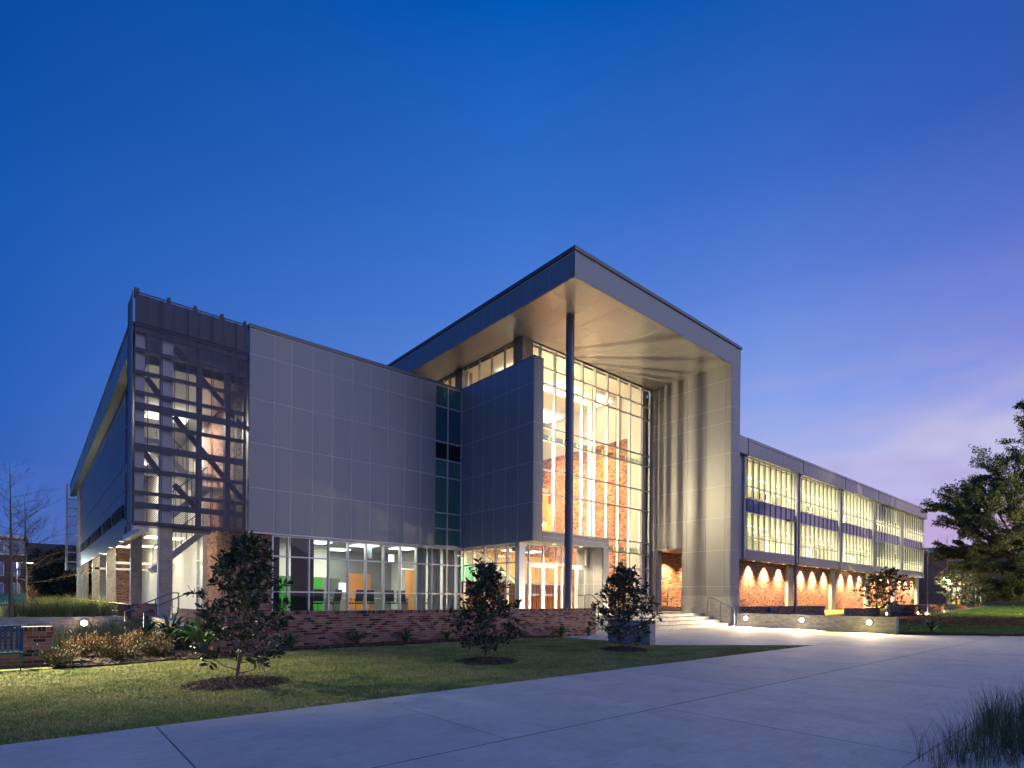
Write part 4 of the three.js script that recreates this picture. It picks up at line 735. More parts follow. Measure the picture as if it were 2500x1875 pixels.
lampPole('street_lamp', 'unlit slim dark lamp pole beside the far end of the wing', 53.55, 0.2, -11.9, 5.3, 0, 0.9, 0);
lampPole('street_lamp', 'lit street lamp beyond the far end of the wing', 70.3, 0.8, -13.9, 2.85, 1, 0.5, 60, [1, 0.95, 0.6]);
lampPole('street_lamp', 'second lit street lamp half hidden by the bare trees right of the wing', 92.5, 0.9, -18.2, 3.5, 1, 0.5, 60, [1, 0.95, 0.6]);
lampPole('street_lamp', 'lit street lamp with a white glow behind the bare tree on the left', -0.9, 0.4, -66, 3.9, 1, 0.9, 90, [0.85, 1, 0.9], [1, 0]);
// two lamps of the same walk stand outside the picture and light the near lawn and the great tree
lampPole('street_lamp', 'lit street lamp over the lawn outside the left edge of the picture', -3.6, 0, -17.2, 4.8, 1, 0.6, 900, [1, 0.93, 0.62], [1, 0], [0.2, 0, -14.0, 0.52]);
lampPole('street_lamp', 'lit street lamp under the great tree outside the right edge of the picture', 53, 0.3, 3, 3.6, 1, 0.6, 2100, [1, 0.86, 0.44], [1, 0], [63, 5.5, -8, 0.95]);

// ---------------------------------------------------------------- planting
const leafGeo = (() => {   // pointed oval leaf along +y, folded along its midrib and curled; 1 long
  const rows = [[0, 0.02, 0], [0.25, 0.17, 0.02], [0.55, 0.2, 0.03], [0.82, 0.11, 0.0], [1, 0, -0.05]], p = [], ix = [];
  for (const [y, w, z] of rows) p.push(-w, y, z + w * 0.35, 0, y, z, w, y, z + w * 0.35);
  for (let i = 0; i < 4; i++) { const a = i * 3; ix.push(a, a + 1, a + 3, a + 1, a + 4, a + 3, a + 1, a + 2, a + 4, a + 2, a + 5, a + 4); }
  const g = new THREE.BufferGeometry(); g.setAttribute('position', new THREE.Float32BufferAttribute(p, 3)); g.setIndex(ix); g.computeVertexNormals(); return uvm(g);
})();
const leafM = [[0.028, 0.056, 0.016], [0.034, 0.068, 0.02], [0.05, 0.062, 0.02], [0.1, 0.058, 0.026]].map((c) => std({ color: RGB(...c), roughness: 0.42, side: THREE.DoubleSide }));
const leafInst = std({ color: 0xffffff, roughness: 0.36, side: THREE.DoubleSide });
const Y = new THREE.Vector3(0, 1, 0);
function dirQ(d, roll) { return new THREE.Quaternion().setFromUnitVectors(Y, d.clone().normalize()).multiply(new THREE.Quaternion().setFromAxisAngle(Y, roll)); }
function magnolia(label, x, y0, z, h, R, nBr, single, leafLen, sd, opt = {}) {
  seed = sd; const t = thing('magnolia_tree', label, 'tree', [x, y0, z], 0, opt.group), wood = [], leaves = [];
  const lean = opt.lean || [rr(-0.08, 0.08), rr(-0.06, 0.06)], P0 = (u) => new THREE.Vector3(lean[0] * Math.sin(u * 2.4), u * h * 0.93, lean[1] * Math.sin(u * 3));
  for (let i = 0; i < 8; i++) wood.push(cylBetween(P0(i / 8).toArray(), P0((i + 1) / 8).toArray(), lerp(0.034, 0.008, i / 8) * h / 2.4, lerp(0.034, 0.008, (i + 1) / 8) * h / 2.4, 7));
  const cluster = (p, d, n, spread = 1) => { for (let k = 0; k < n; k++) { const v = d.clone().multiplyScalar(rr(0.3, 1.1)).add(new THREE.Vector3(rr(-1, 1), rr(-0.75, 0.8), rr(-1, 1)).multiplyScalar(spread)).normalize(); leaves.push([p.clone().addScaledVector(v, 0.015 + rnd() * 0.03).addScaledVector(d, -rr(0, 0.1)), v, leafLen * rr(0.62, 1.12)]); } };
  for (let i = 0; i < nBr; i++) {
    const u = lerp(0.05, 0.97, Math.pow((i + rnd()) / nBr, 0.92)), a = i * 2.4 + rr(-0.5, 0.5), prof = opt.prof ? opt.prof(u) : sm(0.0, 0.28, u) * Math.pow(1.03 - u, 0.72) * 1.25 * (0.72 + 0.5 * rnd());
    const len = Math.max(0.1, R * prof), rise = lerp(0.15, 0.9, u) + rr(-0.2, 0.25), st = P0(u), pts = [st];
    for (let k = 1; k <= 3; k++) { const f = k / 3; pts.push(st.clone().add(new THREE.Vector3(Math.cos(a) * len * f + rr(-0.03, 0.03), len * f * rise + 0.12 * f * f * h / 2.4 + rr(-0.03, 0.03), Math.sin(a) * len * f + rr(-0.03, 0.03)))); }
    for (let k = 0; k < 3; k++) wood.push(cylBetween(pts[k].toArray(), pts[k + 1].toArray(), 0.011 * (1 - k * 0.22), 0.011 * (0.78 - k * 0.22), 5));
    const d = pts[3].clone().sub(pts[2]).normalize(); cluster(pts[3], d, 10 + Math.floor(rnd() * 6)); cluster(pts[2], d, 7 + Math.floor(rnd() * 5));
    for (let s = 0; s < (len > 0.3 ? 4 : 2); s++) { const b = pts[1].clone().lerp(pts[3], rr(0, 1)), e = b.clone().add(new THREE.Vector3(rr(-1, 1), rr(-0.3, 0.9), rr(-1, 1)).multiplyScalar(0.17 * h / 2.4)); wood.push(cylBetween(b.toArray(), e.toArray(), 0.006, 0.004, 4)); cluster(e, e.clone().sub(b).normalize(), 8 + Math.floor(rnd() * 5)); }
  }
  cluster(P0(1.0), Y, 12);
  add('trunk', wood, M.bark, t);
  const crown = single ? grp('crown', t) : t;
  const cam = eye.clone().sub(new THREE.Vector3(x, y0, z)); leaves.sort((a, b) => a[0].distanceToSquared(cam) - b[0].distanceToSquared(cam));
  leaves.slice(0, single).forEach(([p, d, l]) => { const o = add('leaf', leafGeo, pick([0, 0, 1, 1, 2, 3].map((k) => leafM[k])), crown); o.position.copy(p); o.quaternion.copy(dirQ(d, rr(0, 6.28))); o.scale.setScalar(l); });
  const rest = leaves.slice(single), cs = [[0.022, 0.048, 0.015], [0.03, 0.058, 0.02], [0.04, 0.058, 0.02], [0.09, 0.055, 0.026], [0.06, 0.07, 0.03]];
  instances('foliage', leafGeo, leafInst, rest.map(([p, d, l]) => M4(p.x, p.y, p.z, dirQ(d, rr(0, 6.28)), l)), rest.map(() => RGB(...pick(cs)).multiplyScalar(rr(0.75, 1.25))), crown);
  return t;
}
const mound = (x, z, r, label, sd) => {   // ring of pine-straw mulch under a tree
  seed = sd; const g = new THREE.SphereGeometry(1, 28, 8, 0, Math.PI * 2, 0, Math.PI / 2), p = g.attributes.position; for (let i = 0; i < p.count; i++) { const a = Math.atan2(p.getZ(i), p.getX(i)), k = 1 + 0.1 * Math.sin(a * 5 + sd) + 0.06 * Math.sin(a * 11); p.setX(i, p.getX(i) * r * k); p.setZ(i, p.getZ(i) * r * k * 0.85); p.setY(i, p.getY(i) * 0.085 - 0.02); } g.computeVertexNormals();
  const y = hgt(x, z), t = thing('mulch_ring', label, 'mulch', [x, y, z]); add('mound', uvm(g), M.mulch, t);
  const ms = [], cs = []; for (let i = 0; i < 1500; i++) { const a = rr(0, 6.28), q = Math.sqrt(rnd()) * r * 1.08; ms.push(M4(Math.cos(a) * q, 0.07 * (1 - (q / r) ** 2) + rr(0, 0.02), Math.sin(a) * q * 0.85, new THREE.Quaternion().setFromEuler(new THREE.Euler(rr(-0.5, 0.5), rr(0, 6.28), rr(-0.5, 0.5))), rr(0.05, 0.16), 0.006, 0.008)); const k = rr(0.3, 1.4); cs.push(RGB(0.12 * k, 0.075 * k, 0.055 * k)); }
  instances('straw', brickGeo, std({ roughness: 1 }), ms, cs, t);
};
mound(2.67, -10.27, 0.78, 'dark mulch ring under the nearest magnolia on the lawn', 31); mound(8.07, -10.26, 0.72, 'dark mulch ring under the middle magnolia on the lawn', 32); mound(13.17, -10.27, 0.7, 'dark mulch ring under the magnolia beside the entrance steps', 33);
magnolia('young dark-leaved magnolia with an open crown, nearest the left corner of the building', 2.67, 0.04, -10.27, 2.46, 0.9, 46, 300, 0.125, 101, { lean: [0.1, 0.08], prof: (u) => (0.6 + 0.4 * Math.abs(Math.sin(u * 9 + 0.6))) * Math.pow(1.05 - u, 0.7) * sm(-0.12, 0.2, u) * (0.85 + 0.5 * rnd()) });
magnolia('young magnolia in the middle of the lawn before the lobby windows', 8.07, 0.04, -10.26, 2.24, 0.84, 60, 300, 0.115, 202, { prof: (u) => sm(-0.1, 0.24, u) * Math.pow(1.04 - u, 0.82) * 1.12 * (0.75 + 0.5 * rnd()) });
magnolia('dense pointed young magnolia at the right end of the lawn by the steps', 13.17, 0.04, -10.27, 2.4, 0.96, 84, 300, 0.11, 303, { prof: (u) => sm(-0.1, 0.2, u) * Math.pow(1.03 - u, 0.95) * 1.2 * (0.75 + 0.45 * rnd()) });
magnolia('pair-stemmed magnolia with its left half, before the fourth bay of the wing', 50.6, 0.5, -14.6, 2.9, 1.5, 40, 0, 0.17, 404); magnolia('taller right half of the magnolia pair before the fourth bay of the wing', 52.6, 0.5, -14.2, 3.5, 1.6, 46, 0, 0.17, 405);
magnolia('bushy dark magnolia right of the far end of the wing', 70.5, 0.8, -13.0, 4.6, 2.1, 60, 0, 0.24, 406); magnolia('shorter dark magnolia touching the bushy one beyond the wing', 74, 0.8, -12.2, 3.9, 1.6, 46, 0, 0.24, 407); magnolia('loose magnolia before the lit entrance of the far building', 82, 0.9, -10.5, 4.0, 1.8, 40, 0, 0.24, 408);

function strapPlant(label, x, z, h, n, sd, group, y = hgt(x, z)) {
  h *= 1.35; seed = sd; const t = thing('strap_leaf_plant', label, 'plant', [x, y, z], 0, group);
  for (let i = 0; i < n; i++) {
    const a = i * 2.4 + rr(-0.4, 0.4), out = h * rr(0.3, 0.95), top = h * rr(0.55, 1.05) * (1 - 0.3 * out / h), w = 0.022 * h / 0.5 * rr(0.7, 1.2), K = 7, p = [], ix = [];
    for (let k = 0; k <= K; k++) { const f = k / K, r = out * Math.pow(f, 1.35), yy = top * (1 - Math.pow(1 - f, 1.8)) - 0.35 * out * f * f * f, ww = w * Math.sin(Math.PI * Math.min(1, 0.15 + f * 0.85)) + 0.001; const cx = Math.cos(a) * r, cz = Math.sin(a) * r, sx = -Math.sin(a) * ww, sz = Math.cos(a) * ww; p.push(cx - sx, yy + ww * 0.4, cz - sz, cx, yy, cz, cx + sx, yy + ww * 0.4, cz + sz); }
    for (let k = 0; k < K; k++) { const b = k * 3; ix.push(b, b + 1, b + 3, b + 1, b + 4, b + 3, b + 1, b + 2, b + 4, b + 2, b + 5, b + 4); }
    const g = new THREE.BufferGeometry(); g.setAttribute('position', new THREE.Float32BufferAttribute(p, 3)); g.setIndex(ix); g.computeVertexNormals(); add('leaf', g, strapM[i % 3], t);
  }
}
const strapM = [[0.05, 0.12, 0.03], [0.075, 0.15, 0.04], [0.12, 0.18, 0.045]].map((c) => std({ color: RGB(...c), roughness: 0.45, side: THREE.DoubleSide }));
const wp = 'strap-leaved plants along the foot of the long brick wall';
[[5.2, -14.95, 0.52, 'strap-leaved plant by the long brick wall just right of the nearest magnolia'], [7.1, -14.98, 0.5, 'strap-leaved plant by the long brick wall, first clear of the nearest magnolia'], [8.67, -14.98, 0.46, 'strap-leaved plant by the long brick wall, second clear of the nearest magnolia'], [10.18, -14.95, 0.4, 'small strap-leaved plant by the long brick wall left of the middle magnolia'], [13.3, -14.95, 0.4, 'small strap-leaved plant by the long brick wall right of the middle magnolia'], [15.4, -14.95, 0.5, 'broad strap-leaved plant by the long brick wall, second from its right end'], [16.9, -14.9, 0.45, 'strap-leaved plant by the right end of the long brick wall']].forEach(([x, z, h, l], i) => strapPlant(l, x, z, h, 24, 500 + i, wp));
[[2.35, -18.3, 0.85, 'large strap-leaved plant at the foot of the side steps, leftmost of its clump'], [2.85, -17.3, 0.85, 'large strap-leaved plant beside the side steps, second of its clump'], [3.0, -16.0, 0.8, 'large strap-leaved plant before the return of the brick wall'], [3.05, -14.6, 0.85, 'large bright strap-leaved plant nearest the lawn at the corner of the brick wall']].forEach(([x, z, h, l], i) => strapPlant(l, x, z, h, 26, 540 + i, 'strap-leaved clump by the side steps'));
strapPlant('single strap-leaved plant at the edge of the right lawn', 32.1, -7.0, 0.72, 26, 560);

// mulch beds
function bed(label, poly, lift, sd, chips, cr = [0.11, 0.07, 0.05], size = 0.1) {
  seed = sd; const pp = [], g = new THREE.BufferGeometry(), C = 1.25;
  for (let x = Math.floor(Math.min(...poly.map((q) => q[0])) / C) * C; x < Math.max(...poly.map((q) => q[0])); x += C) for (let z = Math.floor(Math.min(...poly.map((q) => q[1])) / C) * C; z < Math.max(...poly.map((q) => q[1])); z += C) for (const t of [0, 1]) {
    let q = poly; for (const c of t ? [[-1, 0, -x - C], [0, -1, -z - C], [1, 1, x + z + C]] : [[1, 0, x], [0, 1, z], [-1, -1, -x - z - C]]) { q = clipPoly(q, ...c); if (q.length < 3) break; }
    if (q.length > 2) for (let i = 1; i < q.length - 1; i++) { const tri = [q[0], q[i + 1], q[i]]; if ((tri[1][0] - tri[0][0]) * (tri[2][1] - tri[0][1]) - (tri[1][1] - tri[0][1]) * (tri[2][0] - tri[0][0]) > 0) tri.reverse(); for (const [a, b] of tri) pp.push(a, hgt(a, b) + lift, b); }
  }
  g.setAttribute('position', new THREE.Float32BufferAttribute(pp, 3)); g.computeVertexNormals();
  const t = thing('mulch_bed', label, 'mulch'); t.userData.kind = 'structure'; add('mulch', uvm(g), M.mulch, t);
  const xs = poly.map((q) => q[0]), zs = poly.map((q) => q[1]), ms = [], cs = [];
  let guard = 0; while (ms.length < chips && guard++ < chips * 6) { const x = rr(Math.min(...xs), Math.max(...xs)), z = rr(Math.min(...zs), Math.max(...zs)); if (!inPoly(poly, x, z)) continue; ms.push(M4(x, hgt(x, z) + lift + rr(0, 0.03), z, new THREE.Quaternion().setFromEuler(new THREE.Euler(rr(-0.6, 0.6), rr(0, 6.28), rr(-0.5, 0.5))), rr(0.5, 1.6) * size, 0.08 * size, rr(0.1, 0.25) * size)); const k = rr(0.3, 1.7); cs.push(RGB(cr[0] * k, cr[1] * k, cr[2] * k)); }
  instances('chips', brickGeo, std({ roughness: 1 }), ms, cs, t);
}
bed('strip of dark mulch along the foot of the long brick wall', [[2.9, -15.25], [2.2, -14.0], [3.6, -13.7], [5, -14.55], [9, -14.6], [13, -14.55], [15.2, -14.6], [15.22, -15.2], [17.7, -15.22]], 0.03, 61, 5000);
bed('wide mulch bed under the ornamental grasses on the left', [[0.3, -13.75], [1.2, -13.7], [2.25, -14.0], [3.35, -15.6], [3.38, -19.8], [2.6, -24.8], [-9, -24.8], [-9, -15], [0.34, -15]], 0.035, 62, 7000);
const BEDR = [[39.5, -10.4], [40.8, -8.4], [41.4, -6.6], [42.4, -5], [46, 0], [54, -1], [51.5, -5.5], [50.4, -8], [49.5, -10], [53, -12.3], [47, -12.4], [40, -13]];
bed('broad brown mulch bed below the benches on the right', BEDR, 0.05, 63, 7000, [0.13, 0.06, 0.035], 0.16);
bed('narrow mulch strip along the right edge of the pavement', [[30.0, -7.75], [31.4, -6.5], [33.6, -3.9], [36, -1], [36.7, -1.6], [34.3, -4.4], [32.3, -6.9], [31, -8.0]], 0.04, 64, 1500, [0.1, 0.065, 0.05]);
// ---------------------------------------------------------------- lawns and grasses
const bladeTuft = (n, h, w, spread, lean) => { const p = [], ix = []; for (let i = 0; i < n; i++) { const a = i * 2.4, r = spread * Math.sqrt((i + 0.5) / n), x = Math.cos(a * 1.7) * r, z = Math.sin(a * 1.7) * r, l = lean * (0.5 + ((i * 7) % 5) / 5), hh = h * (0.6 + ((i * 3) % 7) / 12), dx = Math.cos(a) * l, dz = Math.sin(a) * l, sx = -Math.sin(a) * w, sz = Math.cos(a) * w, b = p.length / 3; p.push(x - sx, 0, z - sz, x + sx, 0, z + sz, x + dx * 0.35 - sx * 0.7, hh * 0.6, z + dz * 0.35 - sz * 0.7, x + dx * 0.35 + sx * 0.7, hh * 0.6, z + dz * 0.35 + sz * 0.7, x + dx, hh, z + dz); ix.push(b, b + 1, b + 2, b + 1, b + 3, b + 2, b + 2, b + 3, b + 4); } const g = new THREE.BufferGeometry(); g.setAttribute('position', new THREE.Float32BufferAttribute(p, 3)); g.setIndex(ix); g.computeVertexNormals(); return uvm(g); };
const grassMat = std({ color: 0xffffff, roughness: 0.75, side: THREE.DoubleSide });
const turf = bladeTuft(9, 0.04, 0.0028, 0.06, 0.035), patchN = vnoise(32, 77), patchF = vnoise(128, 78);
function lawn(label, inside, x0, x1, z0, z1, dens, cols, sd, sc = 1) {
  seed = sd; const ms = [], cs = [], n = Math.floor((x1 - x0) * (z1 - z0)) * 1;
  for (let xi = x0; xi < x1; xi += 0.5) for (let zi = z0; zi < z1; zi += 0.5) { const D = dens(xi, zi); for (let k = 0; k < D * 0.25; k++) { const x = xi + rr(0, 0.5), z = zi + rr(0, 0.5); if (!inside(x, z)) continue; const s = sc * rr(0.7, 1.25); ms.push(M4(x, hgt(x, z) - 0.004, z, new THREE.Quaternion().setFromAxisAngle(Y, rr(0, 6.28)), s, s * rr(0.7, 1.2), s)); const f = clamp(0.5 + (patchN(x / 21, z / 13) - 0.5) * 1.5 + (patchF(x / 17, z / 10) - 0.5) * 0.9 + rr(-0.3, 0.3)); const a = cols[0], b = cols[1]; cs.push(RGB(lerp(a[0], b[0], f), lerp(a[1], b[1], f), lerp(a[2], b[2], f)).multiplyScalar(rr(0.7, 1.3))); } }
  const o = instances('grass', turf, grassMat, ms, cs, null); return tag(o, label, 'grass');
}
const inLawn = (x, z) => { if (z > -7.53) return false; if (x > 15.5 && (x - 15.5) * 3.2 - (z + 10.75) * 4.3 > -0.1) { const nx = 3.2, nz = -4.3; if (nx * (x - 15.5) + nz * (z + 10.75) > -0.02) return false; } for (const [a, b, r] of [[2.67, -10.27, 0.72], [8.07, -10.26, 0.66], [13.17, -10.27, 0.64]]) if (Math.hypot(x - a, (z - b) / 0.85) < r * (0.9 + 0.15 * patchF(x / 3, z / 3))) return false; const edge = x < 3.0 ? -13.6 + 0.25 * Math.sin(x * 2) : x < 5 ? lerp(-13.6, -14.5, (x - 3) / 2) : -14.55 + 0.12 * Math.sin(x * 1.7); return z > edge; };
lawn('mown lawn of green and dry turf between the pavement and the brick wall', inLawn, -6, 19.5, -15, -7.5, (x, z) => (Math.hypot(x, z) < 12 ? 520 : 320), [[0.19, 0.26, 0.055], [0.43, 0.38, 0.13]], 71);
lawn('green lawn at the right beside the pavement and under the great tree', (x, z) => z > -12.6 && !inPoly(BEDR, x, z) && !(x > 45 && z < -11.5 && x < 80) && x - 31.2 > (z + 8.2) * 0.93 && (x > 31 || z < -8.6 && x > 30.5), 30.5, 110, -13, 8, (x) => (x < 50 ? 80 : 24), [[0.04, 0.12, 0.016], [0.09, 0.17, 0.025]], 72, 2.2);
// tall grasses
const tall = bladeTuft(30, 0.66, 0.0055, 0.12, 0.36), wispy = bladeTuft(12, 0.7, 0.0032, 0.07, 0.3);
function grassBed(label, spots, geo, cols, sd) { seed = sd; const ms = [], cs = []; for (const [x, z, s, n, r, y] of spots) for (let k = 0; k < n; k++) { const a = rr(0, 6.28), q = r * Math.sqrt(rnd()), px = x + Math.cos(a) * q, pz = z + Math.sin(a) * q, k2 = s * rr(0.65, 1.2); ms.push(M4(px, (y ?? hgt(px, pz)) - 0.02, pz, new THREE.Quaternion().setFromEuler(new THREE.Euler(rr(-0.15, 0.15), rr(0, 6.28), rr(-0.15, 0.15))), k2)); cs.push(RGB(...pick(cols)).multiplyScalar(rr(0.7, 1.35))); } return tag(instances('ornamental_grass', geo, grassMat, ms, cs, null), label, 'grass'); }
grassBed('pale feathery ornamental grass in front of the lit concrete wall', [[0.7, -17.2, 1.0, 26, 0.45], [1.25, -18, 1.05, 30, 0.55], [1.75, -17.2, 1.0, 30, 0.5], [2.15, -18.6, 1.05, 28, 0.55], [0.2, -18.6, 1.0, 22, 0.6], [1.6, -19.6, 1.1, 28, 0.6], [2.1, -16.4, 0.85, 14, 0.35]], tall, [[0.16, 0.23, 0.08], [0.2, 0.25, 0.1], [0.28, 0.25, 0.13], [0.12, 0.2, 0.07]], 81);
grassBed('yellow-green grasses on the raised bed behind the concrete wall', [[0.6, -27, 1.0, 30, 0.8], [1.2, -28.5, 1.0, 40, 1.0], [1.7, -27, 0.9, 36, 0.8], [0.2, -30, 1.1, 30, 1], [2.2, -30.5, 1.0, 36, 0.8], [0.9, -33, 1.1, 40, 1.4], [1.7, -37, 1.2, 50, 1.6], [1.5, -43, 1.2, 50, 2]], tall, [[0.17, 0.2, 0.04], [0.1, 0.16, 0.035], [0.22, 0.22, 0.06]], 82);
grassBed('dark green grass clump at the lower right corner of the picture', [[6.35, -1.22, 0.62, 12, 0.25, -0.02], [6.8, -1.1, 0.62, 22, 0.3, -0.02], [7.4, -1.0, 0.66, 30, 0.4, 0], [8.1, -0.95, 0.7, 36, 0.45, 0], [8.9, -0.9, 0.72, 40, 0.5, 0], [9.8, -0.85, 0.75, 40, 0.55, 0], [7.6, -0.4, 0.6, 40, 0.5, 0], [8.6, -0.3, 0.6, 50, 0.6, 0], [9.8, -0.2, 0.6, 40, 0.6, 0]], wispy, [[0.035, 0.08, 0.018], [0.05, 0.1, 0.022], [0.1, 0.095, 0.04]], 83);
{ // the soil bank those grasses grow from
  const g = new THREE.SphereGeometry(1, 30, 8, 0, Math.PI * 2, 0, Math.PI / 2); g.scale(4.2, 0.34, 1.45); const o = add('mulch_bank', uvm(g), M.mulch, null); o.position.set(10.1, -0.06, 0.35); o.rotation.y = -0.06; tag(o, 'dark planted bank at the lower right corner of the picture', 'planting bed');
}
// russet shrubs
function shrub(label, x, z, r, h, n, cols, sd, y = hgt(x, z)) { seed = sd; const t = thing('russet_shrub', label, 'shrub', [x, y, z]), ms = [], cs = [], wood = []; for (let i = 0; i < 26; i++) { const a = rr(0, 6.28), e = [Math.cos(a) * r * rr(0.4, 1), h * rr(0.5, 1), Math.sin(a) * r * rr(0.4, 1)]; wood.push(cylBetween([0, 0, 0], e, 0.006, 0.003, 4)); for (let k = 0; k < n / 15; k++) { const f = rr(0.3, 1.08), p = [e[0] * f + rr(-0.09, 0.09), e[1] * f + rr(-0.05, 0.08), e[2] * f + rr(-0.09, 0.09)]; ms.push(M4(...p, dirQ(new THREE.Vector3(e[0] + rr(-0.5, 0.5), rr(0.1, 0.8), e[2] + rr(-0.5, 0.5)), rr(0, 6)), rr(0.03, 0.06))); cs.push(RGB(...pick(cols)).multiplyScalar(rr(0.6, 1.3))); } } add('stems', wood, M.bark, t); instances('foliage', leafGeo, leafInst2, ms, cs, t); }
const leafInst2 = std({ color: 0xffffff, roughness: 0.6, side: THREE.DoubleSide });
const rus = [[0.3, 0.11, 0.025], [0.24, 0.09, 0.03], [0.2, 0.15, 0.04], [0.1, 0.1, 0.03]], rusG = [[0.1, 0.07, 0.03], [0.07, 0.09, 0.03], [0.14, 0.08, 0.03]];
shrub('low russet shrub with orange leaves, middle of the bed left of the nearest magnolia', 1.45, -15.3, 0.55, 0.55, 1500, rus, 91); shrub('low russet shrub with orange leaves nearest the end of the brown brick wall', 0.9, -15.6, 0.5, 0.5, 1300, rus, 92); shrub('low russet shrub at the right end of the russet bed', 2.1, -15.4, 0.5, 0.5, 1200, rus, 93); shrub('dull brown-green shrub at the front of the russet bed', 1.5, -14.5, 0.5, 0.34, 1100, rusG, 94); shrub('small green-brown shrub before the brown brick wall by the bench', 0.45, -14.0, 0.42, 0.36, 800, rusG, 95); shrub('dull brown shrub at the front right of the russet bed', 2.2, -14.7, 0.42, 0.32, 900, rusG, 96);
shrub('small orange-leaved bush far behind the bare trees', -0.4, -66, 1.1, 1.6, 700, [[0.5, 0.14, 0.04], [0.4, 0.12, 0.05]], 97, 0.7);

// ---------------------------------------------------------------- bare trees
function bareTree(label, x, y0, z, h, r0, sd, first = 0.3) {
  seed = sd; const t = thing('bare_tree', label, 'tree', [x, y0, z]), trunk = [], twigs = []; const top = new THREE.Vector3(rr(-0.15, 0.15), h, rr(-0.15, 0.15)); const at2 = (u) => new THREE.Vector3(top.x * u * u, h * u, top.z * u * u);
  for (let i = 0; i < 10; i++) trunk.push(cylBetween(at2(i / 10).toArray(), at2((i + 1) / 10).toArray(), r0 * (1 - i / 10.6), r0 * (1 - (i + 1) / 10.6), 8));
  const branch = (p, d, len, r, lv) => { let q = p.clone(), v = d.clone(); const n = 4; for (let k = 0; k < n; k++) { const e = q.clone().addScaledVector(v, len / n); twigs.push(cylBetween(q.toArray(), e.toArray(), r * (1 - k / n * 0.8), r * (1 - (k + 1) / n * 0.8), lv ? 3 : 5)); q = e; v.add(new THREE.Vector3(rr(-0.16, 0.16), rr(-0.05, 0.2), rr(-0.16, 0.16))).normalize(); if (lv < 2) for (let s = 0; s < 2; s++) branch(q, v.clone().add(new THREE.Vector3(rr(-0.9, 0.9), rr(-0.3, 0.5), rr(-0.9, 0.9))).normalize(), len * rr(0.28, 0.5), r * 0.5, lv + 1); } };
  const nb = 30; for (let i = 0; i < nb; i++) { const u = lerp(first, 0.97, i / nb), a = i * 2.4 + rr(-0.4, 0.4), len = h * 0.42 * (1.15 - u) * rr(0.7, 1.15); branch(at2(u), new THREE.Vector3(Math.cos(a), rr(0.15, 0.75), Math.sin(a)).normalize(), len, r0 * 0.28 * (1.1 - u), 0); }
  add('trunk', trunk, M.bark, t); const tw = add('branches', twigs, M.bark, t);
  return t;
}
const b1 = bareTree('slender bare tree held by guy lines in the raised bed at the left edge', -0.5, 0.6, -26.5, 5.6, 0.07, 111, 0.3);
for (const [dx, dz] of [[-0.9, 0.5], [1.1, 0.7], [0.1, -1]]) add('guy_line', cylBetween([0, 1.6, 0], [dx, 0, dz], 0.012, 0.012, 4), M.dark, b1);
bareTree('second bare tree behind the guyed one, before the street lamp', -0.15, 0.62, -36, 5.6, 0.08, 112, 0.25);
bareTree('bare conical young tree between the far lamps right of the wing', 86, 0.8, -17.2, 9, 0.12, 113, 0.2);
// ---------------------------------------------------------------- big trees
function bigTree(label, base, trunkR, clumps, leaf, nPer, cols, sd, wood = M.bark, lift = 0.35) {
  seed = sd; const t = thing('broadleaf_tree', label, 'tree'), limbs = [], ms = [], cs = [], B0 = new THREE.Vector3(...base), cen = new THREE.Vector3(); clumps.forEach((c) => cen.add(new THREE.Vector3(...c))); cen.divideScalar(clumps.length);
  const fork = B0.clone().lerp(cen, lift); fork.x = lerp(B0.x, fork.x, 0.5); fork.z = lerp(B0.z, fork.z, 0.5); limbs.push(cylBetween(base, fork.toArray(), trunkR, trunkR * 0.75, 10));
  for (const [x, y, z, r, ry] of clumps) { const e = new THREE.Vector3(x, y, z), m = fork.clone().lerp(e, 0.5).add(new THREE.Vector3(rr(-0.5, 0.5), rr(-0.4, 0.7), rr(-0.5, 0.5))); limbs.push(cylBetween(fork.toArray(), m.toArray(), trunkR * 0.4, trunkR * 0.22, 6), cylBetween(m.toArray(), e.toArray(), trunkR * 0.22, trunkR * 0.1, 5));
    const nt = 16; for (let k = 0; k < nt; k++) { const s = m.clone().lerp(e, rr(0.3, 1)), a = rr(0, 6.28), q = r * rr(0.55, 1.05), ph = rr(-0.9, 1.1), tip = e.clone().add(new THREE.Vector3(Math.cos(a) * q, ph * (ry || r * 0.6), Math.sin(a) * q)); const md = s.clone().lerp(tip, 0.5).add(new THREE.Vector3(rr(-0.3, 0.3), rr(0, 0.4), rr(-0.3, 0.3))); limbs.push(cylBetween(s.toArray(), md.toArray(), trunkR * 0.08, trunkR * 0.05, 4), cylBetween(md.toArray(), tip.toArray(), trunkR * 0.05, trunkR * 0.015, 4));
      for (let i = 0; i < nPer / nt; i++) { const f = Math.sqrt(rnd()), p = (f < 0.5 ? s.clone().lerp(md, f * 2) : md.clone().lerp(tip, f * 2 - 1)), j = 0.32 * r * (0.4 + 0.6 * f) * 0.5; p.add(new THREE.Vector3(rr(-j, j), rr(-j, j) * 0.7, rr(-j, j))); ms.push(M4(p.x, p.y, p.z, new THREE.Quaternion().setFromEuler(new THREE.Euler(rr(0, 6.28), rr(0, 6.28), rr(0, 6.28))), leaf * rr(0.6, 1.3))); cs.push(RGB(...pick(cols)).multiplyScalar(rr(0.7, 1.3))); } } }
  add('trunk', limbs, wood, t); instances('crown', leafCluster, leafInst2, ms, cs, t); return t;
}
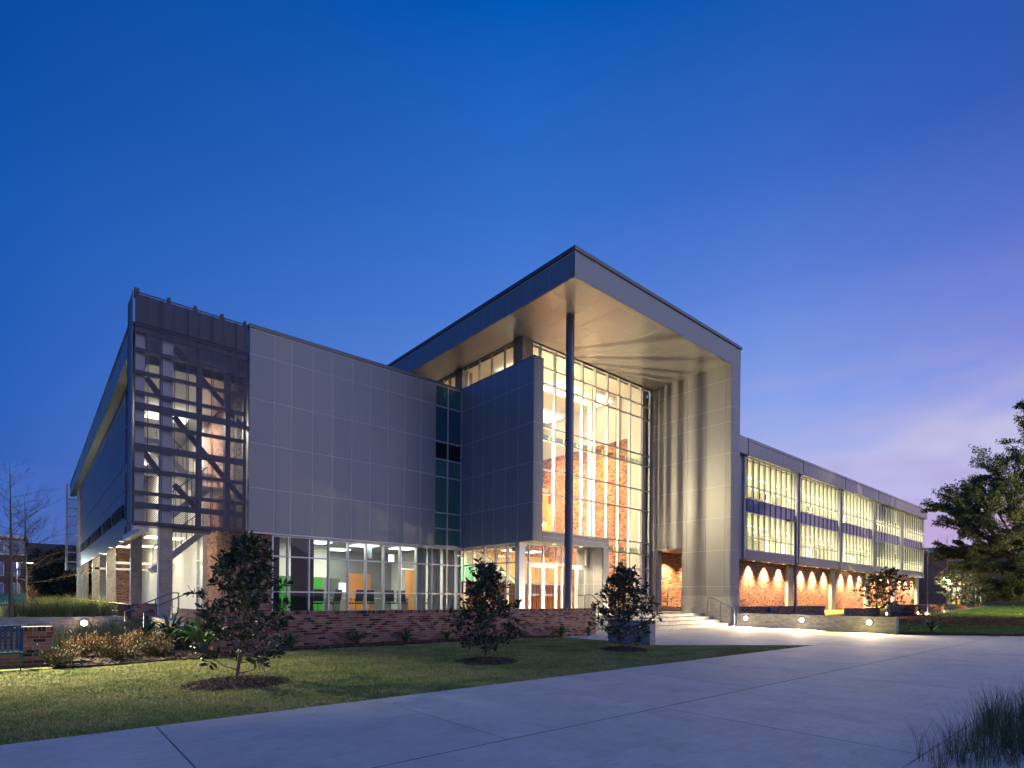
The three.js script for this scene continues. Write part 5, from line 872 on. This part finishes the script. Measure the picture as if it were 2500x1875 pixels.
const leafCluster = (() => { const gs = []; for (const [a, b, c, o] of [[0, 0, 0, 0], [1.1, 0.4, 0.9, 0.2], [-0.9, 1.9, 0.5, -0.2], [0.5, 2.8, -1, 0.1]]) { const g = leafGeo.clone(); g.scale(1.15, 1, 1); g.rotateX(a); g.rotateY(b); g.rotateZ(c); g.translate(o, o * 0.6, -o); gs.push(g); } return mergeGeometries(gs); })();
{
  const cl = (px, py, w, r, ry) => [...at(px, py, w), r, ry];
  const oak = [cl(2300, 1238, 44, 1.5, 0.7), cl(2345, 1215, 45, 1.7, 0.9), cl(2395, 1185, 45, 2, 1.2), cl(2380, 1235, 43, 1.6, 0.8), cl(2430, 1140, 46, 2.2, 1.6), cl(2475, 1160, 44, 2.2, 1.6), cl(2520, 1080, 46, 2.0, 1.8), cl(2530, 1000, 47, 1.4, 1.4), cl(2560, 1130, 45, 2.6, 2), cl(2440, 1225, 43, 2.2, 1.3), cl(2500, 1240, 42, 2.4, 1.8), cl(2345, 1290, 43, 1.6, 0.9), cl(2400, 1310, 42, 2.0, 1.2), cl(2460, 1310, 41, 2.2, 1.6), cl(2520, 1330, 41, 2.4, 1.8), cl(2320, 1345, 44, 1.2, 0.7), cl(2380, 1365, 43, 1.7, 1.0), cl(2440, 1390, 41, 2.0, 1.4), cl(2500, 1410, 40, 2.0, 1.5), cl(2425, 1440, 41, 1.4, 1.0), cl(2480, 1450, 41, 1.5, 0.7), cl(2560, 1250, 43, 2.6, 2), cl(2570, 1400, 41, 2.4, 2), cl(2600, 1040, 46, 2.6, 2)];
  bigTree('great dark evergreen oak with spreading low limbs filling the right edge', at(2560, 1500, 43), 0.42, oak, 0.105, 2600, [[0.06, 0.085, 0.028], [0.085, 0.1, 0.028], [0.05, 0.08, 0.03], [0.12, 0.115, 0.03]], 121);
  const dk = [[0.022, 0.034, 0.02], [0.03, 0.042, 0.024], [0.045, 0.05, 0.03]];
  const l1 = [cl(120, 1365, 92, 3, 1.5), cl(150, 1350, 92, 3, 1.6), cl(160, 1385, 92, 4, 2), cl(110, 1400, 92, 3.4, 1.6), cl(140, 1420, 92, 4, 2), cl(180, 1420, 92, 4, 2), cl(200, 1380, 92, 4, 2), cl(240, 1400, 92, 4, 2)];
  bigTree('black spreading evergreen tree left of the building against the dusk sky', at(168, 1478, 92), 0.5, l1, 0.42, 900, dk, 122);
  const l2 = [cl(125, 1425, 105, 3.4, 2), cl(155, 1440, 105, 3.6, 2), cl(180, 1448, 105, 3.6, 1.8), cl(105, 1445, 105, 3, 1.5)];
  bigTree('rounded brownish tree below the black evergreen on the left', at(140, 1484, 105), 0.4, l2, 0.42, 800, [[0.06, 0.055, 0.035], [0.045, 0.06, 0.03]], 123);
  const l3 = [cl(228, 1430, 120, 4, 2.4), cl(250, 1420, 120, 4, 2.4), cl(215, 1450, 120, 4, 2), cl(262, 1450, 120, 4, 2), cl(240, 1460, 120, 4, 2)];
  bigTree('dark tree seen between the grey columns of the left front', at(240, 1486, 120), 0.4, l3, 0.36, 900, dk, 124);
  const l4 = [cl(2330, 1400, 118, 5, 3), cl(2440, 1440, 118, 4, 2.4), cl(2490, 1455, 116, 4, 2), cl(2560, 1430, 110, 6, 4)];
  bigTree('distant dark tree in front of the far building behind the great oak', at(2480, 1478, 116), 0.4, l4, 0.4, 900, [[0.05, 0.06, 0.02], [0.04, 0.05, 0.02]], 125);
}
// ---------------------------------------------------------------- far buildings
{
  const f = thing('brick_building', 'dim brick building with white cornice and tall windows at the far left', 'building');
  const c = at(-30, 1480, 95), x0 = c[0] - 14, x1 = at(52, 1480, 95)[0], z = c[2], X1 = x1 + 0.4;
  add('wall', box(x0, X1, 0.5, 8.2, z - 12, z), P(0.17, 0.085, 0.07), f); add('upper_wall', box(x0, X1 + 0.02, 8.2, 11.1, z - 12, z + 0.02), P(0.42, 0.38, 0.42), f); add('cornice', box(x0, X1 + 0.5, 11.1, 11.7, z - 12, z + 0.5), M.white, f); add('cornice', box(x0, X1 + 0.1, 8.2, 8.5, z - 12, z + 0.1), M.white, f);
  for (let i = 0; i < 6; i++) for (const [a, b] of [[1.4, 3.4], [4.6, 6.9], [8.7, 10.6]]) { const w = grp('window', f), x = X1 - 1.2 - i * 2.1; add('frame', box(x - 0.62, x + 0.62, a, b, z + 0.021, z + 0.09), M.white, w); add('pane', box(x - 0.5, x + 0.5, a + 0.12, b - 0.12, z + 0.091, z + 0.1), M.spandrel, w); }
  const k = thing('low_building', 'long low house with dark pitched roof and white eaves left of the street lamp', 'building'); const q = at(90, 1480, 110);
  add('wall', box(q[0] - 18, q[0] + 7, 0.5, 8.2, q[2] - 8, q[2]), P(0.22, 0.2, 0.24), k); add('eaves', box(q[0] - 18.4, q[0] + 7.4, 8.2, 8.7, q[2] - 8.4, q[2] + 0.5), M.white, k); const rf = new THREE.Shape([[-8.4, 8.72], [0.5, 8.72], [-4, 11.2]].map((p) => new THREE.Vector2(...p))); const rg = new THREE.ExtrudeGeometry(rf, { depth: 25.8, bevelEnabled: false }); rg.rotateY(-Math.PI / 2); rg.rotateY(Math.PI); rg.scale(1, 1, 1); rg.translate(q[0] - 18.4, 0, q[2]); const ro = add('roof', uvm(rg), P(0.06, 0.06, 0.065), k);
  for (let i = 0; i < 8; i++) { const w = grp('window', k), x = q[0] + 5.5 - i * 3; add('frame', box(x - 0.7, x + 0.7, 4.9, 7, q[2] + 0.001, q[2] + 0.08), M.white, w); add('pane', box(x - 0.58, x + 0.58, 5, 6.9, q[2] + 0.081, q[2] + 0.09), M.spandrel, w); }
  // far building on the right
  const r = thing('brick_hall', 'dim purple-brown brick hall with a metal roof and a lit glass entrance beyond the wing', 'building');
  const a = at(2240, 1480, 112), zr = a[2] + 1, xr = a[0] - 6;
  add('wall', box(xr, xr + 0.8, 0.6, 10.6, zr - 8, zr + 34), P(0.17, 0.1, 0.095), r); add('roof', box(xr - 0.9, xr + 14, 10.6, 11.5, zr - 9, zr + 36), P(0.3, 0.31, 0.36, { metalness: 0.5, roughness: 0.4 }), r);
  const win = (z0, z1, y0, y1, m, n) => { const w = grp('window', r); for (let i = 0; i < n; i++) { const p = lerp(z0, z1, i / n), q2 = lerp(z0, z1, (i + 1) / n); add('pane', box(xr - 0.06, xr - 0.02, y0, y1, p + 0.06, q2 - 0.06), m, w); } add('frame', [box(xr - 0.09, xr - 0.061, y1, y1 + 0.12, z0, z1), box(xr - 0.09, xr - 0.061, y0 - 0.12, y0, z0, z1)], M.alu, w); };
  const zOf = (px) => { const d = at(px, 1470, 1); return d[2] / d[0] * xr; };
  win(zOf(2310), zOf(2362), 5.6, 9.0, M.blueGlass, 3); win(zOf(2322), zOf(2348), 2.7, 4.0, L.entr, 2); win(zOf(2323), zOf(2333), 0.9, 2.6, L.entr2, 1); win(zOf(2336), zOf(2346), 0.9, 2.6, L.entr2, 1); win(zOf(2380), zOf(2384), 0.8, 4.2, L.entr, 1); win(zOf(2389), zOf(2396), 0.8, 4.2, L.entr, 1); win(zOf(2362), zOf(2372), 10.0 - 1.2, 9.9, M.blueGlass, 1);
}
// ---------------------------------------------------------------- chairs seen through the glass
function chair(label, x, z, turn) {
  const c = thing('office_chair', label, 'chair', [x, FL, z], turn, 'office chairs in the ground-floor studio');
  add('seat', box(-0.25, 0.25, 0.44, 0.51, -0.24, 0.24), M.chairMesh, c); const b = add('backrest', box(-0.23, 0.23, 0, 0.6, -0.02, 0.02), M.chairMesh, c); b.position.set(0, 0.56, 0.24); b.rotation.x = 0.22;
  for (const s of [-1, 1]) add('armrest', [box(s * 0.3 - 0.03, s * 0.3 + 0.03, 0.68, 0.71, -0.16, 0.14), bar([s * 0.3, 0.46, 0.05], [s * 0.3, 0.68, 0.0], 0.03, 0.03)], M.chairArm, c);
  add('stem', new THREE.CylinderGeometry(0.028, 0.028, 0.36, 10).translate(0, 0.26, 0), M.chairArm, c); const ft = []; for (let i = 0; i < 5; i++) { const a = i * 1.2566; ft.push(bar([0, 0.1, 0], [Math.cos(a) * 0.32, 0.05, Math.sin(a) * 0.32], 0.04, 0.03)); } add('base', ft, M.chairArm, c);
}
['the green screen', 'the small display', 'the left of the wood door', 'the wood door', 'the right of the wood door', 'the second wood door', 'the sheer curtain'].forEach((w, i) => chair(`dark mesh office chair seen through the ground-floor glass before ${w}`, 10.5 + i * 0.98, -26.5 - (i % 2) * 0.45, [2.6, 0.4, 0.2, -0.5, -0.7, -0.8, -0.9][i]));
{ const t = thing('meeting_table', 'white meeting table behind the office chairs in the ground-floor studio', 'table'); add('tabletop', box(11.2, 16.4, FL + 0.7, FL + 0.74, -28.4, -27.3), M.white, t); for (const x of [11.6, 16]) add('leg', box(x - 0.05, x + 0.05, FL, FL + 0.7, -28.2, -27.5), M.alu, t); }
function stool(label, x, y) { const c = thing('bar_stool', label, 'stool', [x, y, -20.6], 0, 'stools by the upper windows of the wing'); add('seat', box(-0.22, 0.22, 0.62, 0.68, -0.2, 0.2), M.chairMesh, c); add('backrest', box(-0.2, 0.2, 0.75, 1.15, 0.18, 0.22), M.chairMesh, c); for (const [a, b] of [[-1, -1], [1, -1], [-1, 1], [1, 1]]) add('leg', bar([a * 0.16, 0.62, b * 0.15], [a * 0.22, 0, b * 0.2], 0.025, 0.025), M.chairArm, c); }
stool('dark high stool behind the upper glass of the first bay, leftmost of three', 41.9, 8.65); stool('dark high stool behind the upper glass of the first bay, middle of three', 42.9, 8.65); stool('dark high stool behind the upper glass of the first bay, rightmost of three', 43.9, 8.65); stool('dark high stool behind the upper glass of the second bay, left of two', 52.3, 8.65); stool('dark high stool behind the upper glass of the second bay, right of two', 53.3, 8.65);
renderer.render(scene, camera);
